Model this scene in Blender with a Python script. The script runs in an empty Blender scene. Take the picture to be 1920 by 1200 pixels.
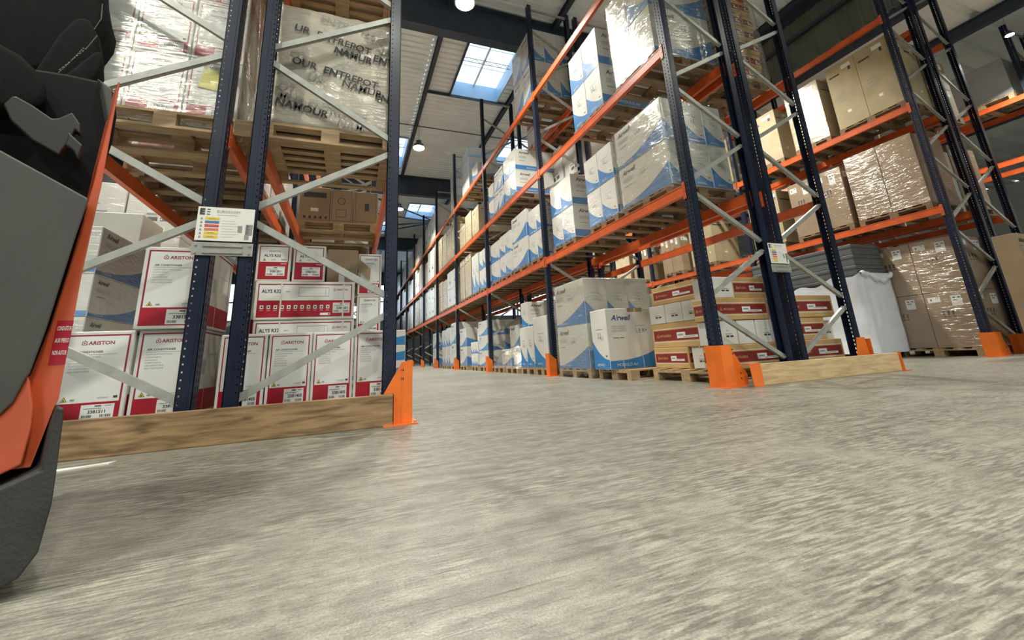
import bpy, math, random
from mathutils import Vector, Matrix, Euler
random.seed(7)
S = bpy.context.scene
COL = S.collection

# ------------------------------------------------------------------ camera
F_PX, PY = 778.82, 465.55
YAW, PITCH, ROLL = .372516, .248039, -.0540733
cd = bpy.data.cameras.new('camera')
cd.sensor_fit = 'HORIZONTAL'; cd.sensor_width = 36.0
cd.lens = 36.0 * F_PX / 1920.0
cd.shift_y = -(600 - PY) / 1920.0
cd.clip_start = .02; cd.clip_end = 300
cam = bpy.data.objects.new('camera', cd); COL.objects.link(cam)
fw = Vector((math.sin(YAW)*math.cos(PITCH), math.cos(YAW)*math.cos(PITCH), math.sin(PITCH)))
r0 = Vector((math.cos(YAW), -math.sin(YAW), 0)); u0 = r0.cross(fw)
rt = r0*math.cos(ROLL) + u0*math.sin(ROLL); up = -r0*math.sin(ROLL) + u0*math.cos(ROLL)
m = Matrix((rt, up, -fw)).transposed().to_4x4(); m.translation = Vector((0, 0, .45))
cam.matrix_world = m
S.camera = cam

# ------------------------------------------------------------------ world and exposure
S.view_settings.view_transform = 'Standard'; S.view_settings.look = 'None'
S.view_settings.gamma = 1.0; S.view_settings.use_curve_mapping = False
S.view_settings.exposure = -.12
w = bpy.data.worlds.new('daylight'); S.world = w; w.use_nodes = True
bg = w.node_tree.nodes['Background']
bg.inputs[0].default_value = (.80, .90, 1.0, 1); bg.inputs[1].default_value = 2.6

def area(name, loc, size, power, col=(1, .99, .90), rot=(0, 0, 0), shape='DISK', sy=None):
    l = bpy.data.lights.new(name, 'AREA'); l.shape = shape; l.size = size
    if sy: l.size_y = sy
    l.energy = power; l.color = col; l.spread = math.radians(128)
    o = bpy.data.objects.new(name, l); o.location = loc; o.rotation_euler = rot; COL.objects.link(o)
    return o
LAMPS = [(1.95, y, 7.62) for y in (-6.1, .4, 6.94, 13.45, 19.9, 26.4)] + [(.5, -1.4, 7.62)] + \
        [(7.85, y, 7.62) for y in (-6.1, .4, 6.94, 13.45, 19.9)] + [(-4.0, y, 7.62) for y in (-6.1, .4, 6.94, 13.45)] + \
        [(14.0, 3.42, 7.0), (14.0, -3, 7.0), (14.0, 11.0, 7.0), (20.4, 3.42, 7.0)]  # low hall: the deepest lamp and the one behind the rack are added fill
LAMP_W = 235
for i, p in enumerate(LAMPS):
    low = p[0] > 12
    area('lamp_light', (p[0], p[1], p[2]-.035), .13 if low else .34, LAMP_W*(1.3 if low else 1.5 if p[0] < -3 else .8 if p[0] == .5 else 1.8 if p[1] < 0 else .35 if p[1] < 1 else 1.5 if p[1] < 7 else 1.95))  # lone lamp just behind the camera is unseen, added to brighten the floor

# ------------------------------------------------------------------ materials
MAT = {}
def mat(name, col, rough=.6, metal=0, var=.12, scale=6, bump=0, bscale=40, coat=0, emit=0, film=False, stretch=(1,1,1), spec=.5):
    m = bpy.data.materials.new(name); m.use_nodes = True
    nt = m.node_tree; N = nt.nodes; L = nt.links
    b = N['Principled BSDF']; b.inputs['Roughness'].default_value = rough; b.inputs['Metallic'].default_value = metal
    b.inputs['Specular IOR Level'].default_value = spec
    tc = N.new('ShaderNodeTexCoord'); oi = N.new('ShaderNodeObjectInfo')
    mp = N.new('ShaderNodeMapping'); mp.inputs['Scale'].default_value = stretch
    off = N.new('ShaderNodeVectorMath'); off.operation = 'ADD'
    cmb = N.new('ShaderNodeCombineXYZ'); mm = N.new('ShaderNodeMath'); mm.operation = 'MULTIPLY'; mm.inputs[1].default_value = 37
    L.new(oi.outputs['Random'], mm.inputs[0])
    for i in range(3): L.new(mm.outputs[0], cmb.inputs[i])
    L.new(tc.outputs['Object'], off.inputs[0]); L.new(cmb.outputs[0], off.inputs[1]); L.new(off.outputs[0], mp.inputs[0])
    V = mp.outputs[0]
    if var:
        n = N.new('ShaderNodeTexNoise'); n.inputs['Scale'].default_value = scale; n.inputs['Detail'].default_value = 4
        L.new(V, n.inputs['Vector'])
        r = N.new('ShaderNodeMapRange'); r.inputs[1].default_value = .3; r.inputs[2].default_value = .7
        r.inputs[3].default_value = 1-var; r.inputs[4].default_value = 1+var*.5
        L.new(n.outputs['Fac'], r.inputs[0])
        mx = N.new('ShaderNodeVectorMath'); mx.operation = 'SCALE'; mx.inputs[0].default_value = col
        L.new(r.outputs[0], mx.inputs['Scale']); L.new(mx.outputs[0], b.inputs['Base Color'])
    else: b.inputs['Base Color'].default_value = (*col, 1)
    if bump:
        n2 = N.new('ShaderNodeTexNoise'); n2.inputs['Scale'].default_value = bscale; n2.inputs['Detail'].default_value = 3; L.new(V, n2.inputs['Vector'])
        bp = N.new('ShaderNodeBump'); bp.inputs['Strength'].default_value = bump; bp.inputs['Distance'].default_value = .004
        L.new(n2.outputs['Fac'], bp.inputs['Height']); L.new(bp.outputs[0], b.inputs['Normal'])
    if film:   # clinging stretch film: a wrinkled glossy coat
        b.inputs['Coat Weight'].default_value = 1; b.inputs['Coat Roughness'].default_value = .13; b.inputs['Coat IOR'].default_value = 2.0
        mp2 = N.new('ShaderNodeMapping'); mp2.inputs['Scale'].default_value = (1.6, 1.6, 8); mp2.inputs['Rotation'].default_value = (.12, -.1, 0)
        L.new(off.outputs[0], mp2.inputs[0])
        n3 = N.new('ShaderNodeTexNoise'); n3.inputs['Scale'].default_value = 2.6; n3.inputs['Detail'].default_value = 6; n3.inputs['Distortion'].default_value = 1.6
        L.new(mp2.outputs[0], n3.inputs['Vector'])
        bp = N.new('ShaderNodeBump'); bp.inputs['Strength'].default_value = 1; bp.inputs['Distance'].default_value = .017
        L.new(n3.outputs['Fac'], bp.inputs['Height']); L.new(bp.outputs[0], b.inputs['Coat Normal'])
    if coat: b.inputs['Coat Weight'].default_value = coat; b.inputs['Coat Roughness'].default_value = .2
    if emit: b.inputs['Emission Color'].default_value = (*col, 1); b.inputs['Emission Strength'].default_value = emit
    MAT[name] = m
    return m
mat('navy', (.008, .015, .037), .42, 0, .25, 8, coat=.08, spec=.35)
mat('orange', (.62, .105, .02), .42, 0, .2, 5)
mat('orange_bright', (.80, .17, .015), .45, 0, .15, 6)
mat('galva', (.40, .41, .37), .45, .25, .2, 10)
mat('bolt', (.6, .6, .6), .35, .8, 0)
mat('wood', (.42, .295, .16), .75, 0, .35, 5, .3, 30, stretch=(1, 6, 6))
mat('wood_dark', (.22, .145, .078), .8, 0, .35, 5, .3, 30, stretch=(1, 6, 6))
mat('steel_dark', (.046, .064, .092), .5, .2, .2, 3)
mat('deck_metal', (.84, .92, .92), .5, .1, .08, 1.5)
mat('deck_low', (.80, .84, .82), .5, .1, .1, 1.5)
mat('fascia', (.16, .18, .14), .6, 0, .15, 2)
mat('lamp_lens', (1, .90, .55), .5, 0, 0, emit=60)
mat('skyframe', (.35, .55, .75), .4, 0, .05)
mat('rubber', (.02, .02, .02), .7, 0, .2)
mat('fk_grey', (.055, .056, .048), .62, 0, .15, 5, .12, 260)
mat('fk_bumper', (.028, .029, .025), .62, 0, .3, 9, .4, 120)
mat('fk_orange', (.50, .085, .028), .38, 0, .15, 4, coat=.4)
mat('fk_black', (.003, .003, .003), .7, 0, .1, spec=.15)
mat('fk_fabric', (.007, .007, .007), .95, 0, .3, 40, .6, 400, spec=.15)
mat('fk_lever', (.016, .016, .016), .5, 0, .1)
mat('stitch', (.20, .20, .19), .8, 0, 0)
mat('panel_grey', (.10, .11, .115), .7, 0, .1)
mat('white_shroud', (.74, .78, .84), .6, 0, .07, 5, .8, 9)
mat('post_yellow', (.85, .80, .25), .7, 0, .05)
mat('sign_white', (.80, .80, .74), .5, 0, .03)
mat('sign_yellow', (.80, .58, .03), .5, 0, 0)
mat('sign_blue', (.10, .17, .40), .5, 0, 0)
mat('sign_red', (.65, .06, .05), .5, 0, 0)
mat('sign_salmon', (.75, .20, .12), .5, 0, 0)
mat('wall_paint', (.55, .56, .54), .7, 0, .08, 1)
mat('wall_bright', (.75, .80, .82), .6, 0, .05, 1)
for suf, film in (('', False), ('_film', True)):
    mat('white_card'+suf, (.66, .655, .60), .65, 0, .07, 3, film=film)
    mat('blue'+suf, (.03, .20, .50), .55, 0, .08, 3, film=film)
    mat('red'+suf, (.36, .004, .018), .5, 0, .08, 3, film=film)
    mat('redline'+suf, (.28, .012, .035), .5, 0, 0, film=film)
    mat('ink'+suf, (.045, .045, .05), .7, 0, 0, film=film)
    mat('inkblue'+suf, (.02, .04, .20), .7, 0, 0, film=film)
    mat('greyink'+suf, (.30, .29, .28), .7, 0, 0, film=film)
    mat('white_print'+suf, (.74, .745, .71), .5, 0, .04, 3, film=film)
    mat('brown'+suf, (.30, .215, .13), .75, 0, .15, 3, .2, 60, film=film)
    mat('tan'+suf, (.43, .35, .21), .75, 0, .12, 3, .2, 60, film=film)
    mat('crimson'+suf, (.22, .018, .014), .6, 0, .1, 3, film=film)
    mat('ochre'+suf, (.52, .33, .13), .7, 0, .12, 3, film=film)
    mat('lightblue'+suf, (.42, .60, .82), .6, 0, .15, 3, film=film)
    mat('yellow_tri'+suf, (.75, .55, .02), .6, 0, 0, film=film)
mat('black_film', (.02, .02, .02), .4, 0, .3, 4, film=True)
mat('grey_foam', (.33, .34, .36), .6, 0, .1, 4, film=True)
mat('namur_card', (.46, .41, .31), .7, 0, .14, 2, film=True)

def film_material():
    m = bpy.data.materials.new('stretch_film'); m.use_nodes = True; nt = m.node_tree; N = nt.nodes; L = nt.links
    N.remove(N['Principled BSDF']); out = N['Material Output']
    tr = N.new('ShaderNodeBsdfTransparent'); tr.inputs[0].default_value = (.97, .97, .95, 1)
    gl = N.new('ShaderNodeBsdfGlossy'); gl.inputs['Roughness'].default_value = .13; gl.inputs[0].default_value = (.9, .9, .85, 1)
    df = N.new('ShaderNodeBsdfDiffuse'); df.inputs[0].default_value = (.75, .73, .66, 1)
    tc = N.new('ShaderNodeTexCoord'); mp = N.new('ShaderNodeMapping'); mp.inputs['Scale'].default_value = (2, 2, 8); mp.inputs['Rotation'].default_value = (.15, -.2, 0)
    L.new(tc.outputs['Object'], mp.inputs[0])
    n = N.new('ShaderNodeTexNoise'); n.inputs['Scale'].default_value = 2.4; n.inputs['Detail'].default_value = 5; n.inputs['Distortion'].default_value = 1.5
    L.new(mp.outputs[0], n.inputs['Vector'])
    bp = N.new('ShaderNodeBump'); bp.inputs['Strength'].default_value = 1; bp.inputs['Distance'].default_value = .015
    L.new(n.outputs['Fac'], bp.inputs['Height']); L.new(bp.outputs[0], gl.inputs['Normal'])
    lw = N.new('ShaderNodeLayerWeight'); lw.inputs[0].default_value = .25
    mr = N.new('ShaderNodeMapRange'); mr.inputs[3].default_value = .10; mr.inputs[4].default_value = .45
    L.new(lw.outputs['Facing'], mr.inputs[0])
    r2 = N.new('ShaderNodeMapRange'); r2.inputs[1].default_value = .55; r2.inputs[2].default_value = .8; r2.inputs[3].default_value = .01; r2.inputs[4].default_value = .35
    L.new(n.outputs['Fac'], r2.inputs[0])
    m1 = N.new('ShaderNodeMixShader'); L.new(r2.outputs[0], m1.inputs[0]); L.new(tr.outputs[0], m1.inputs[1]); L.new(df.outputs[0], m1.inputs[2])
    m2 = N.new('ShaderNodeMixShader'); L.new(mr.outputs[0], m2.inputs[0]); L.new(m1.outputs[0], m2.inputs[1]); L.new(gl.outputs[0], m2.inputs[2])
    L.new(m2.outputs[0], out.inputs[0]); MAT['stretch_film'] = m
film_material()

def board_material(name, ca, cb):
    m = bpy.data.materials.new(name); m.use_nodes = True; nt = m.node_tree; N = nt.nodes; L = nt.links; b = N['Principled BSDF']
    b.inputs['Roughness'].default_value = .7
    tc = N.new('ShaderNodeTexCoord'); mp = N.new('ShaderNodeMapping'); mp.inputs['Scale'].default_value = (1.1, 1, 9)
    L.new(tc.outputs['Object'], mp.inputs[0])
    n = N.new('ShaderNodeTexNoise'); n.inputs['Scale'].default_value = 3; n.inputs['Detail'].default_value = 7; n.inputs['Distortion'].default_value = .6; L.new(mp.outputs[0], n.inputs['Vector'])
    cr = N.new('ShaderNodeValToRGB'); cr.color_ramp.elements[0].position = .33; cr.color_ramp.elements[0].color = (*ca, 1)
    cr.color_ramp.elements[1].position = .62; cr.color_ramp.elements[1].color = (*cb, 1); L.new(n.outputs['Fac'], cr.inputs[0])
    v = N.new('ShaderNodeTexVoronoi'); v.inputs['Scale'].default_value = 2.6; mp2 = N.new('ShaderNodeMapping'); mp2.inputs['Scale'].default_value = (1, 1, 2.4)
    L.new(tc.outputs['Object'], mp2.inputs[0]); L.new(mp2.outputs[0], v.inputs['Vector'])
    k = N.new('ShaderNodeMapRange'); k.inputs[1].default_value = .03; k.inputs[2].default_value = .13; k.inputs[3].default_value = .35; k.inputs[4].default_value = 1; L.new(v.outputs['Distance'], k.inputs[0])
    mx = N.new('ShaderNodeVectorMath'); mx.operation = 'SCALE'; L.new(cr.outputs[0], mx.inputs[0]); L.new(k.outputs[0], mx.inputs['Scale']); L.new(mx.outputs[0], b.inputs['Base Color'])
    MAT[name] = m
board_material('board_brown', (.13, .075, .032), (.36, .235, .115))
board_material('board_pale', (.48, .32, .16), (.66, .49, .27))

SMEARS = [(.42, 1.85, .57, 1.35, .06, .74), (.57, 1.40, .55, .85, .07, .80), (3.6, 2.2, 5.2, 2.6, .12, .86), (2.0, 1.3, 3.4, 1.7, .07, .80)]
def floor_material():
    m = bpy.data.materials.new('concrete_floor'); m.use_nodes = True; nt = m.node_tree; N = nt.nodes; L = nt.links; b = N['Principled BSDF']
    tc = N.new('ShaderNodeTexCoord')
    def noise(scale, sx, sy, rot, det=6, dist=0):
        mp = N.new('ShaderNodeMapping'); mp.inputs['Scale'].default_value = (sx, sy, 1); mp.inputs['Rotation'].default_value = (0, 0, rot)
        L.new(tc.outputs['Object'], mp.inputs[0]); n = N.new('ShaderNodeTexNoise'); n.inputs['Scale'].default_value = scale; n.inputs['Detail'].default_value = det
        n.inputs['Distortion'].default_value = dist; L.new(mp.outputs[0], n.inputs['Vector']); return n.outputs['Fac']
    def ramp(f, a, b_, ca, cb):
        r = N.new('ShaderNodeMapRange'); r.inputs[1].default_value = a; r.inputs[2].default_value = b_; r.inputs[3].default_value = ca; r.inputs[4].default_value = cb
        L.new(f, r.inputs[0]); return r.outputs[0]
    def mul(a, b_):
        x = N.new('ShaderNodeMath'); x.operation = 'MULTIPLY'; L.new(a, x.inputs[0]); L.new(b_, x.inputs[1]); return x.outputs[0]
    def power(f, g):
        x = N.new('ShaderNodeMath'); x.operation = 'POWER'; L.new(f, x.inputs[0]); L.new(g, x.inputs[1]); return x.outputs[0]
    gate = ramp(noise(.8, 1, 1.5, 2.6, 4, 1.5), .38, .62, .25, 1.6)      # worn patches carry stronger streaks
    gate2 = ramp(noise(1.3, 1, 1.2, 2.1, 4, 1.0), .38, .62, .2, 1.8)
    broad = ramp(noise(.5, 1, 1.3, 2.3, 5, 1.0), .36, .64, .84, 1.05)
    streak = power(ramp(noise(5, .5, 4.2, -.20, 12, .25), .40, .60, .80, 1.07), gate)
    fine = power(ramp(noise(26, .45, 3.6, -.17, 10, .3), .42, .58, .72, 1.10), gate2)
    speck = ramp(noise(70, .6, 2.0, -.2, 4, .5), .58, .66, 1.0, .72)
    dark = power(ramp(noise(8, .35, 7.5, -.22, 6, .2), .60, .72, 1.0, .66), gate)
    grain = mul(ramp(noise(190, 1, 1, 0, 3), .34, .66, .78, 1.16), speck)
    blotch = ramp(noise(9, 1, 1.2, .5, 12, 1.5), .42, .58, .86, 1.07)
    blotch = mul(blotch, dark)
    def smear(ax, ay, bx, by, wd, depth):      # rubber smear left by a turning wheel
        mp = N.new('ShaderNodeMapping'); mp.vector_type = 'TEXTURE'; mp.inputs['Location'].default_value = ((ax+bx)/2, (ay+by)/2, 0)
        mp.inputs['Rotation'].default_value = (0, 0, math.atan2(by-ay, bx-ax)); mp.inputs['Scale'].default_value = (math.hypot(bx-ax, by-ay)*.62, wd, 1)
        L.new(tc.outputs['Object'], mp.inputs[0]); ln = N.new('ShaderNodeVectorMath'); ln.operation = 'LENGTH'; L.new(mp.outputs[0], ln.inputs[0])
        ad = N.new('ShaderNodeMath'); ad.operation = 'ADD'; L.new(ln.outputs['Value'], ad.inputs[0]); L.new(noise(4, 1, 3, -.2, 6, .5), ad.inputs[1])
        return ramp(ad.outputs[0], .75, 1.6, depth, 1.0)
    for q in SMEARS: blotch = mul(blotch, smear(*q))
    # faint pale scratches
    mp = N.new('ShaderNodeMapping'); mp.inputs['Scale'].default_value = (.12, 9, 1); mp.inputs['Rotation'].default_value = (0, 0, .35); L.new(tc.outputs['Object'], mp.inputs[0])
    n = N.new('ShaderNodeTexNoise'); n.inputs['Scale'].default_value = 3.3; n.inputs['Detail'].default_value = 2; L.new(mp.outputs[0], n.inputs['Vector'])
    scr = ramp(n.outputs['Fac'], .72, .74, 1.0, 1.15)
    f = mul(mul(mul(mul(mul(broad, streak), fine), grain), blotch), scr)
    c = N.new('ShaderNodeVectorMath'); c.operation = 'SCALE'; c.inputs[0].default_value = (.270, .259, .213); L.new(f, c.inputs['Scale'])
    L.new(c.outputs[0], b.inputs['Base Color'])
    rr = ramp(f, .4, 1.0, .44, .30); L.new(rr, b.inputs['Roughness'])
    bp = N.new('ShaderNodeBump'); bp.inputs['Strength'].default_value = .25; bp.inputs['Distance'].default_value = .004; L.new(f, bp.inputs['Height']); L.new(bp.outputs[0], b.inputs['Normal'])
    MAT['concrete_floor'] = m
floor_material()

# ------------------------------------------------------------------ mesh helpers
def B(o):  # x-ordered box corners
    return o
class MB:
    def __init__(s): s.v = []; s.f = []; s.m = []; s.k = []
    def mi(s, name):
        if name not in s.k: s.k.append(name)
        return s.k.index(name)
    def poly(s, pts, mt):
        n = len(s.v); s.v += [tuple(p) for p in pts]; s.f.append(tuple(range(n, n+len(pts)))); s.m.append(s.mi(mt))
    def box(s, a, b, mt):
        x0, y0, z0 = a; x1, y1, z1 = b; n = len(s.v)
        s.v += [(x0,y0,z0),(x1,y0,z0),(x1,y1,z0),(x0,y1,z0),(x0,y0,z1),(x1,y0,z1),(x1,y1,z1),(x0,y1,z1)]
        i = s.mi(mt)
        for q in ((0,3,2,1),(4,5,6,7),(0,1,5,4),(1,2,6,5),(2,3,7,6),(3,0,4,7)):
            s.f.append(tuple(n+k for k in q)); s.m.append(i)
    def bar(s, p, q, w, h, mt, upv=(0, 0, 1)):   # rectangular bar from p to q
        p = Vector(p); q = Vector(q); d = (q-p).normalized(); u = Vector(upv)
        a = d.cross(u).normalized(); c = a.cross(d).normalized(); n = len(s.v)
        for e in (p, q):
            for sa, sc in ((-1,-1),(1,-1),(1,1),(-1,1)): s.v.append(tuple(e + a*sa*w/2 + c*sc*h/2))
        i = s.mi(mt)
        for fq in ((0,1,2,3),(7,6,5,4),(0,4,5,1),(1,5,6,2),(2,6,7,3),(3,7,4,0)): s.f.append(tuple(n+k for k in fq)); s.m.append(i)
    def cyl(s, p, q, r, mt, n=12, r2=None):
        p = Vector(p); q = Vector(q); d = (q-p).normalized(); u = Vector((0, 0, 1)) if abs(d.z) < .9 else Vector((1, 0, 0))
        a = d.cross(u).normalized(); c = a.cross(d); b0 = len(s.v); r2 = r if r2 is None else r2
        for e, rr in ((p, r), (q, r2)):
            for k in range(n):
                t = 2*math.pi*k/n; s.v.append(tuple(e + a*rr*math.cos(t) + c*rr*math.sin(t)))
        i = s.mi(mt)
        for k in range(n):
            s.f.append((b0+k, b0+(k+1) % n, b0+n+(k+1) % n, b0+n+k)); s.m.append(i)
        s.f.append(tuple(b0+k for k in reversed(range(n)))); s.m.append(i); s.f.append(tuple(b0+n+k for k in range(n))); s.m.append(i)
    def prism(s, pts, ext, mt, side=None):    # polygon + extrusion vector
        n = len(pts); b0 = len(s.v); ext = Vector(ext)
        s.v += [tuple(p) for p in pts] + [tuple(Vector(p)+ext) for p in pts]
        i = s.mi(mt); j = s.mi(side or mt)
        s.f.append(tuple(range(b0, b0+n))); s.m.append(i); s.f.append(tuple(b0+n+k for k in reversed(range(n)))); s.m.append(i)
        for k in range(n):
            s.f.append((b0+k, b0+n+k, b0+n+(k+1) % n, b0+(k+1) % n)); s.m.append(j)
    def mesh(s, name):
        me = bpy.data.meshes.new(name); me.from_pydata(s.v, [], s.f); 
        for k in s.k: me.materials.append(MAT[k])
        me.polygons.foreach_set('material_index', s.m); me.update()
        return me
    def build(s, name, parent=None, loc=None, bevel=0, smooth=False, seg=2, fix=False):
        me = s.mesh(name); o = bpy.data.objects.new(name, me); COL.objects.link(o)
        if fix:
            import bmesh
            bm = bmesh.new(); bm.from_mesh(me); bmesh.ops.remove_doubles(bm, verts=bm.verts, dist=1e-5); bmesh.ops.recalc_face_normals(bm, faces=bm.faces); bm.to_mesh(me); bm.free()
        if parent: o.parent = parent
        if loc: o.location = loc
        if smooth:
            for p in me.polygons: p.use_smooth = True
        if bevel:
            bv = o.modifiers.new('bevel', 'BEVEL'); bv.width = bevel; bv.segments = seg; bv.limit_method = 'ANGLE'; bv.angle_limit = .6
        return o
USED = {}
def tag(o, label, cat, group=None, kind=None):
    o['label'] = label; o['category'] = cat
    if group: o['group'] = group
    if kind: o['kind'] = kind
    if label in USED and USED[label] != group: print('DUPLICATE LABEL', label)
    if len(label.replace(',', ' ').split()) > 16: print('LONG LABEL', label)
    if label in USED: print('REPEAT', label)
    USED[label] = group
    return o
def struct(o): o['kind'] = 'structure'; return o
def empty(name, loc=(0, 0, 0), rz=0):
    o = bpy.data.objects.new(name, None); o.location = loc; o.rotation_euler = (0, 0, rz); o.empty_display_size = .1; COL.objects.link(o); return o
KIDS = {}
def copy_tree(o, parent=None):
    c = o.copy(); COL.objects.link(c)
    if parent: c.parent = parent
    for ch in KIDS.get(o.name, []): copy_tree(ch, c)
    return c
def reg(o):     # remember the children once, so copying is quick
    KIDS[o.name] = [c for c in o.children]
    for c in o.children: reg(c)

TXT = {}
def text_geo(st, bold=0.0, shear=0.0):
    k = (st, bold, shear)
    if k in TXT: return TXT[k]
    cu = bpy.data.curves.new('t', 'FONT'); cu.body = st; cu.size = 1; cu.resolution_u = 2; cu.offset = bold; cu.shear = shear; cu.fill_mode = 'FRONT' if hasattr(cu, 'fill_mode') else cu.fill_mode
    ob = bpy.data.objects.new('t', cu); COL.objects.link(ob)
    dg = bpy.context.evaluated_depsgraph_get(); me = bpy.data.meshes.new_from_object(ob.evaluated_get(dg))
    vs = [(v.co.x, v.co.y) for v in me.vertices]; fs = [tuple(p.vertices) for p in me.polygons]
    bpy.data.objects.remove(ob); bpy.data.curves.remove(cu); bpy.data.meshes.remove(me)
    x0 = min(v[0] for v in vs); x1 = max(v[0] for v in vs); y0 = min(v[1] for v in vs); y1 = max(v[1] for v in vs)
    r = ([(x-x0, y-y0) for x, y in vs], fs, x1-x0, y1-y0)
    TXT[k] = r; return r

class Face:
    """A rectangle of a carton or sign: u to the right, v up, seen from outside."""
    def __init__(s, mb, o, U, V, Nn, W, H, suf=''):
        s.mb = mb; s.o = Vector(o); s.U = Vector(U); s.V = Vector(V); s.N = Vector(Nn); s.W = W; s.H = H; s.suf = suf
    def P(s, u, v, off=0): return s.o + s.U*u + s.V*v + s.N*off
    def M(s, mt): return mt + s.suf if (mt + s.suf) in MAT else mt
    def rect(s, u0, v0, u1, v1, mt, lay=1):
        e = lay*.0007; s.mb.poly([s.P(u0, v0, e), s.P(u1, v0, e), s.P(u1, v1, e), s.P(u0, v1, e)], s.M(mt))
    def tri(s, pts, mt, lay=1): s.mb.poly([s.P(u, v, lay*.0007) for u, v in pts], s.M(mt))
    def text(s, st, u, v, h, mt='ink', bold=0, shear=0, lay=3, maxw=None, center=False):
        vs, fs, w, hh = text_geo(st, bold, shear); k = h/hh
        kx = k
        if maxw and w*k > maxw: kx = maxw/w
        if center: u -= w*kx/2
        n = len(s.mb.v); s.mb.v += [tuple(s.P(u+x*kx, v+y*k, lay*.0007)) for x, y in vs]
        i = s.mb.mi(s.M(mt))
        for f in fs: s.mb.f.append(tuple(n+q for q in f)); s.mb.m.append(i)
        return w*kx
    def frame(s, m_, t, mt, lay=1):
        W, H = s.W, s.H
        s.rect(m_, m_, W-m_, m_+t, mt, lay); s.rect(m_, H-m_-t, W-m_, H-m_, mt, lay)
        s.rect(m_, m_+t, m_+t, H-m_-t, mt, lay); s.rect(W-m_-t, m_+t, W-m_, H-m_-t, mt, lay)
    def bars(s, u, v, w, h, mt='ink', n=14, lay=4):
        rnd = random.Random(5); x = u
        while x < u+w:
            d = w/n*rnd.uniform(.25, .7); s.rect(x, v, min(x+d, u+w), v+h, mt, lay); x += d+w/n*rnd.uniform(.25, .6)
    def house(s, u, v, h, mt='redline', lay=3):
        t = h*.11; pts = [(0, 0), (h*.86, 0), (h*.86, h*.6), (h*.43, h), (0, h*.6)]
        for i in range(5):
            a = Vector(pts[i]); b = Vector(pts[(i+1) % 5]); d = (b-a).normalized(); nn = Vector((-d.y, d.x))*t
            s.tri([(u+a.x, v+a.y), (u+b.x, v+b.y), (u+b.x+nn.x, v+b.y+nn.y), (u+a.x+nn.x, v+a.y+nn.y)], mt, lay)
        s.tri([(u+h*.43+h*.14*math.cos(k*math.pi/4), v+h*.42+h*.14*math.sin(k*math.pi/4)) for k in range(8)], mt, lay+1)
    def hazard(s, u, v, h, lay=3):
        s.tri([(u, v), (u+h*1.1, v), (u+h*.55, v+h)], 'ink', lay)
        s.tri([(u+h*.13, v+h*.08), (u+h*.97, v+h*.08), (u+h*.55, v+h*.83)], 'yellow_tri', lay+1)
        s.tri([(u+h*.4, v+h*.15), (u+h*.7, v+h*.15), (u+h*.62, v+h*.42), (u+h*.55, v+h*.58), (u+h*.45, v+h*.42)], 'ink', lay+2)

# ------------------------------------------------------------------ printed designs
def d_plain(f, c='white_card'): f.rect(0, 0, f.W, f.H, c, 0)
def wave(f, peak_right, lo, hi, power, base='white_card', blue='blue', n=12):
    """white face with a blue area whose top edge sweeps up to one side"""
    for k in range(n):
        a, b = k/n, (k+1)/n
        ca, cb = [lo + (hi-lo)*((t if peak_right else 1-t)**power) for t in (a, b)]
        f.mb.poly([f.P(a*f.W, 0), f.P(b*f.W, 0), f.P(b*f.W, cb*f.H), f.P(a*f.W, ca*f.H)], f.M(blue))
        f.mb.poly([f.P(a*f.W, ca*f.H), f.P(b*f.W, cb*f.H), f.P(b*f.W, f.H), f.P(a*f.W, f.H)], f.M(base))
def d_air_long(f, detail=True, wv=(.08, .52, 2.2), ink='ink'):
    wave(f, True, *wv)
    W, H = f.W, f.H
    f.text('Airwell', W*.07, H*.80, min(H*.12, .085), ink, .02, .35)
    if detail:
        for k in range(5): f.rect(W*.07, H*(.70-.022*k), W*.30, H*(.708-.022*k), 'greyink', 1)
        f.rect(W*.08, H*.50, W*.25, H*.512, 'ink', 1); f.rect(W*.45, H*.70, W*.62, H*.708, 'greyink', 1)
        f.text('LLX', W*.46, H*.58, H*.08, 'greyink')
        for k in range(3): f.text('+', W*(.50+.05*k), H*.60, H*.05, 'greyink')
        f.text('MODULO Air', W*.10, H*.035, H*.05, 'white_print', 0, 0, 3, W*.4)
def d_air_short(f, detail=True, right=False, wv=(.13, .50, 1.8)):
    wave(f, right, *wv)
    W, H = f.W, f.H
    if detail:
        f.rect(W*.28, H*.66, W*.72, H*.672, 'greyink', 1)
        f.text('22', W*.36, H*.52, H*.09, 'greyink'); f.text('+1', W*.52, H*.47, H*.08, 'greyink')
        f.text('AIRWELL', W*.2, H*.045, H*.045, 'white_print', 0, 0, 3, W*.5)
        f.rect(W*.80, H*.20, W*.88, H*.225, 'ink', 3)
def d_air_band(f):
    f.rect(0, 0, f.W, f.H, 'white_card', 0); W, H = f.W, f.H
    f.rect(0, H*.03, W, H*.24, 'blue', 1)
    f.text('Airwell', W*.10, H*.78, H*.12, 'ink', .02, .25)
    for k in range(4): f.rect(W*.10, H*(.66-.03*k), W*.30, H*(.672-.03*k), 'greyink', 1)
    f.rect(W*.10, H*.45, W*.26, H*.465, 'ink', 1); f.text('MODULO Air', W*.3, H*.09, H*.07, 'white_print', 0, 0, 3, W*.4)
LANGS = ["CLIMATIZZATORE D'ARIA", 'CLIMATISEUR', 'KLIMAGERÄT', 'KLIMATIZACE', 'AIRCONDITIONING', 'AIRCONDITIONER']
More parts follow.
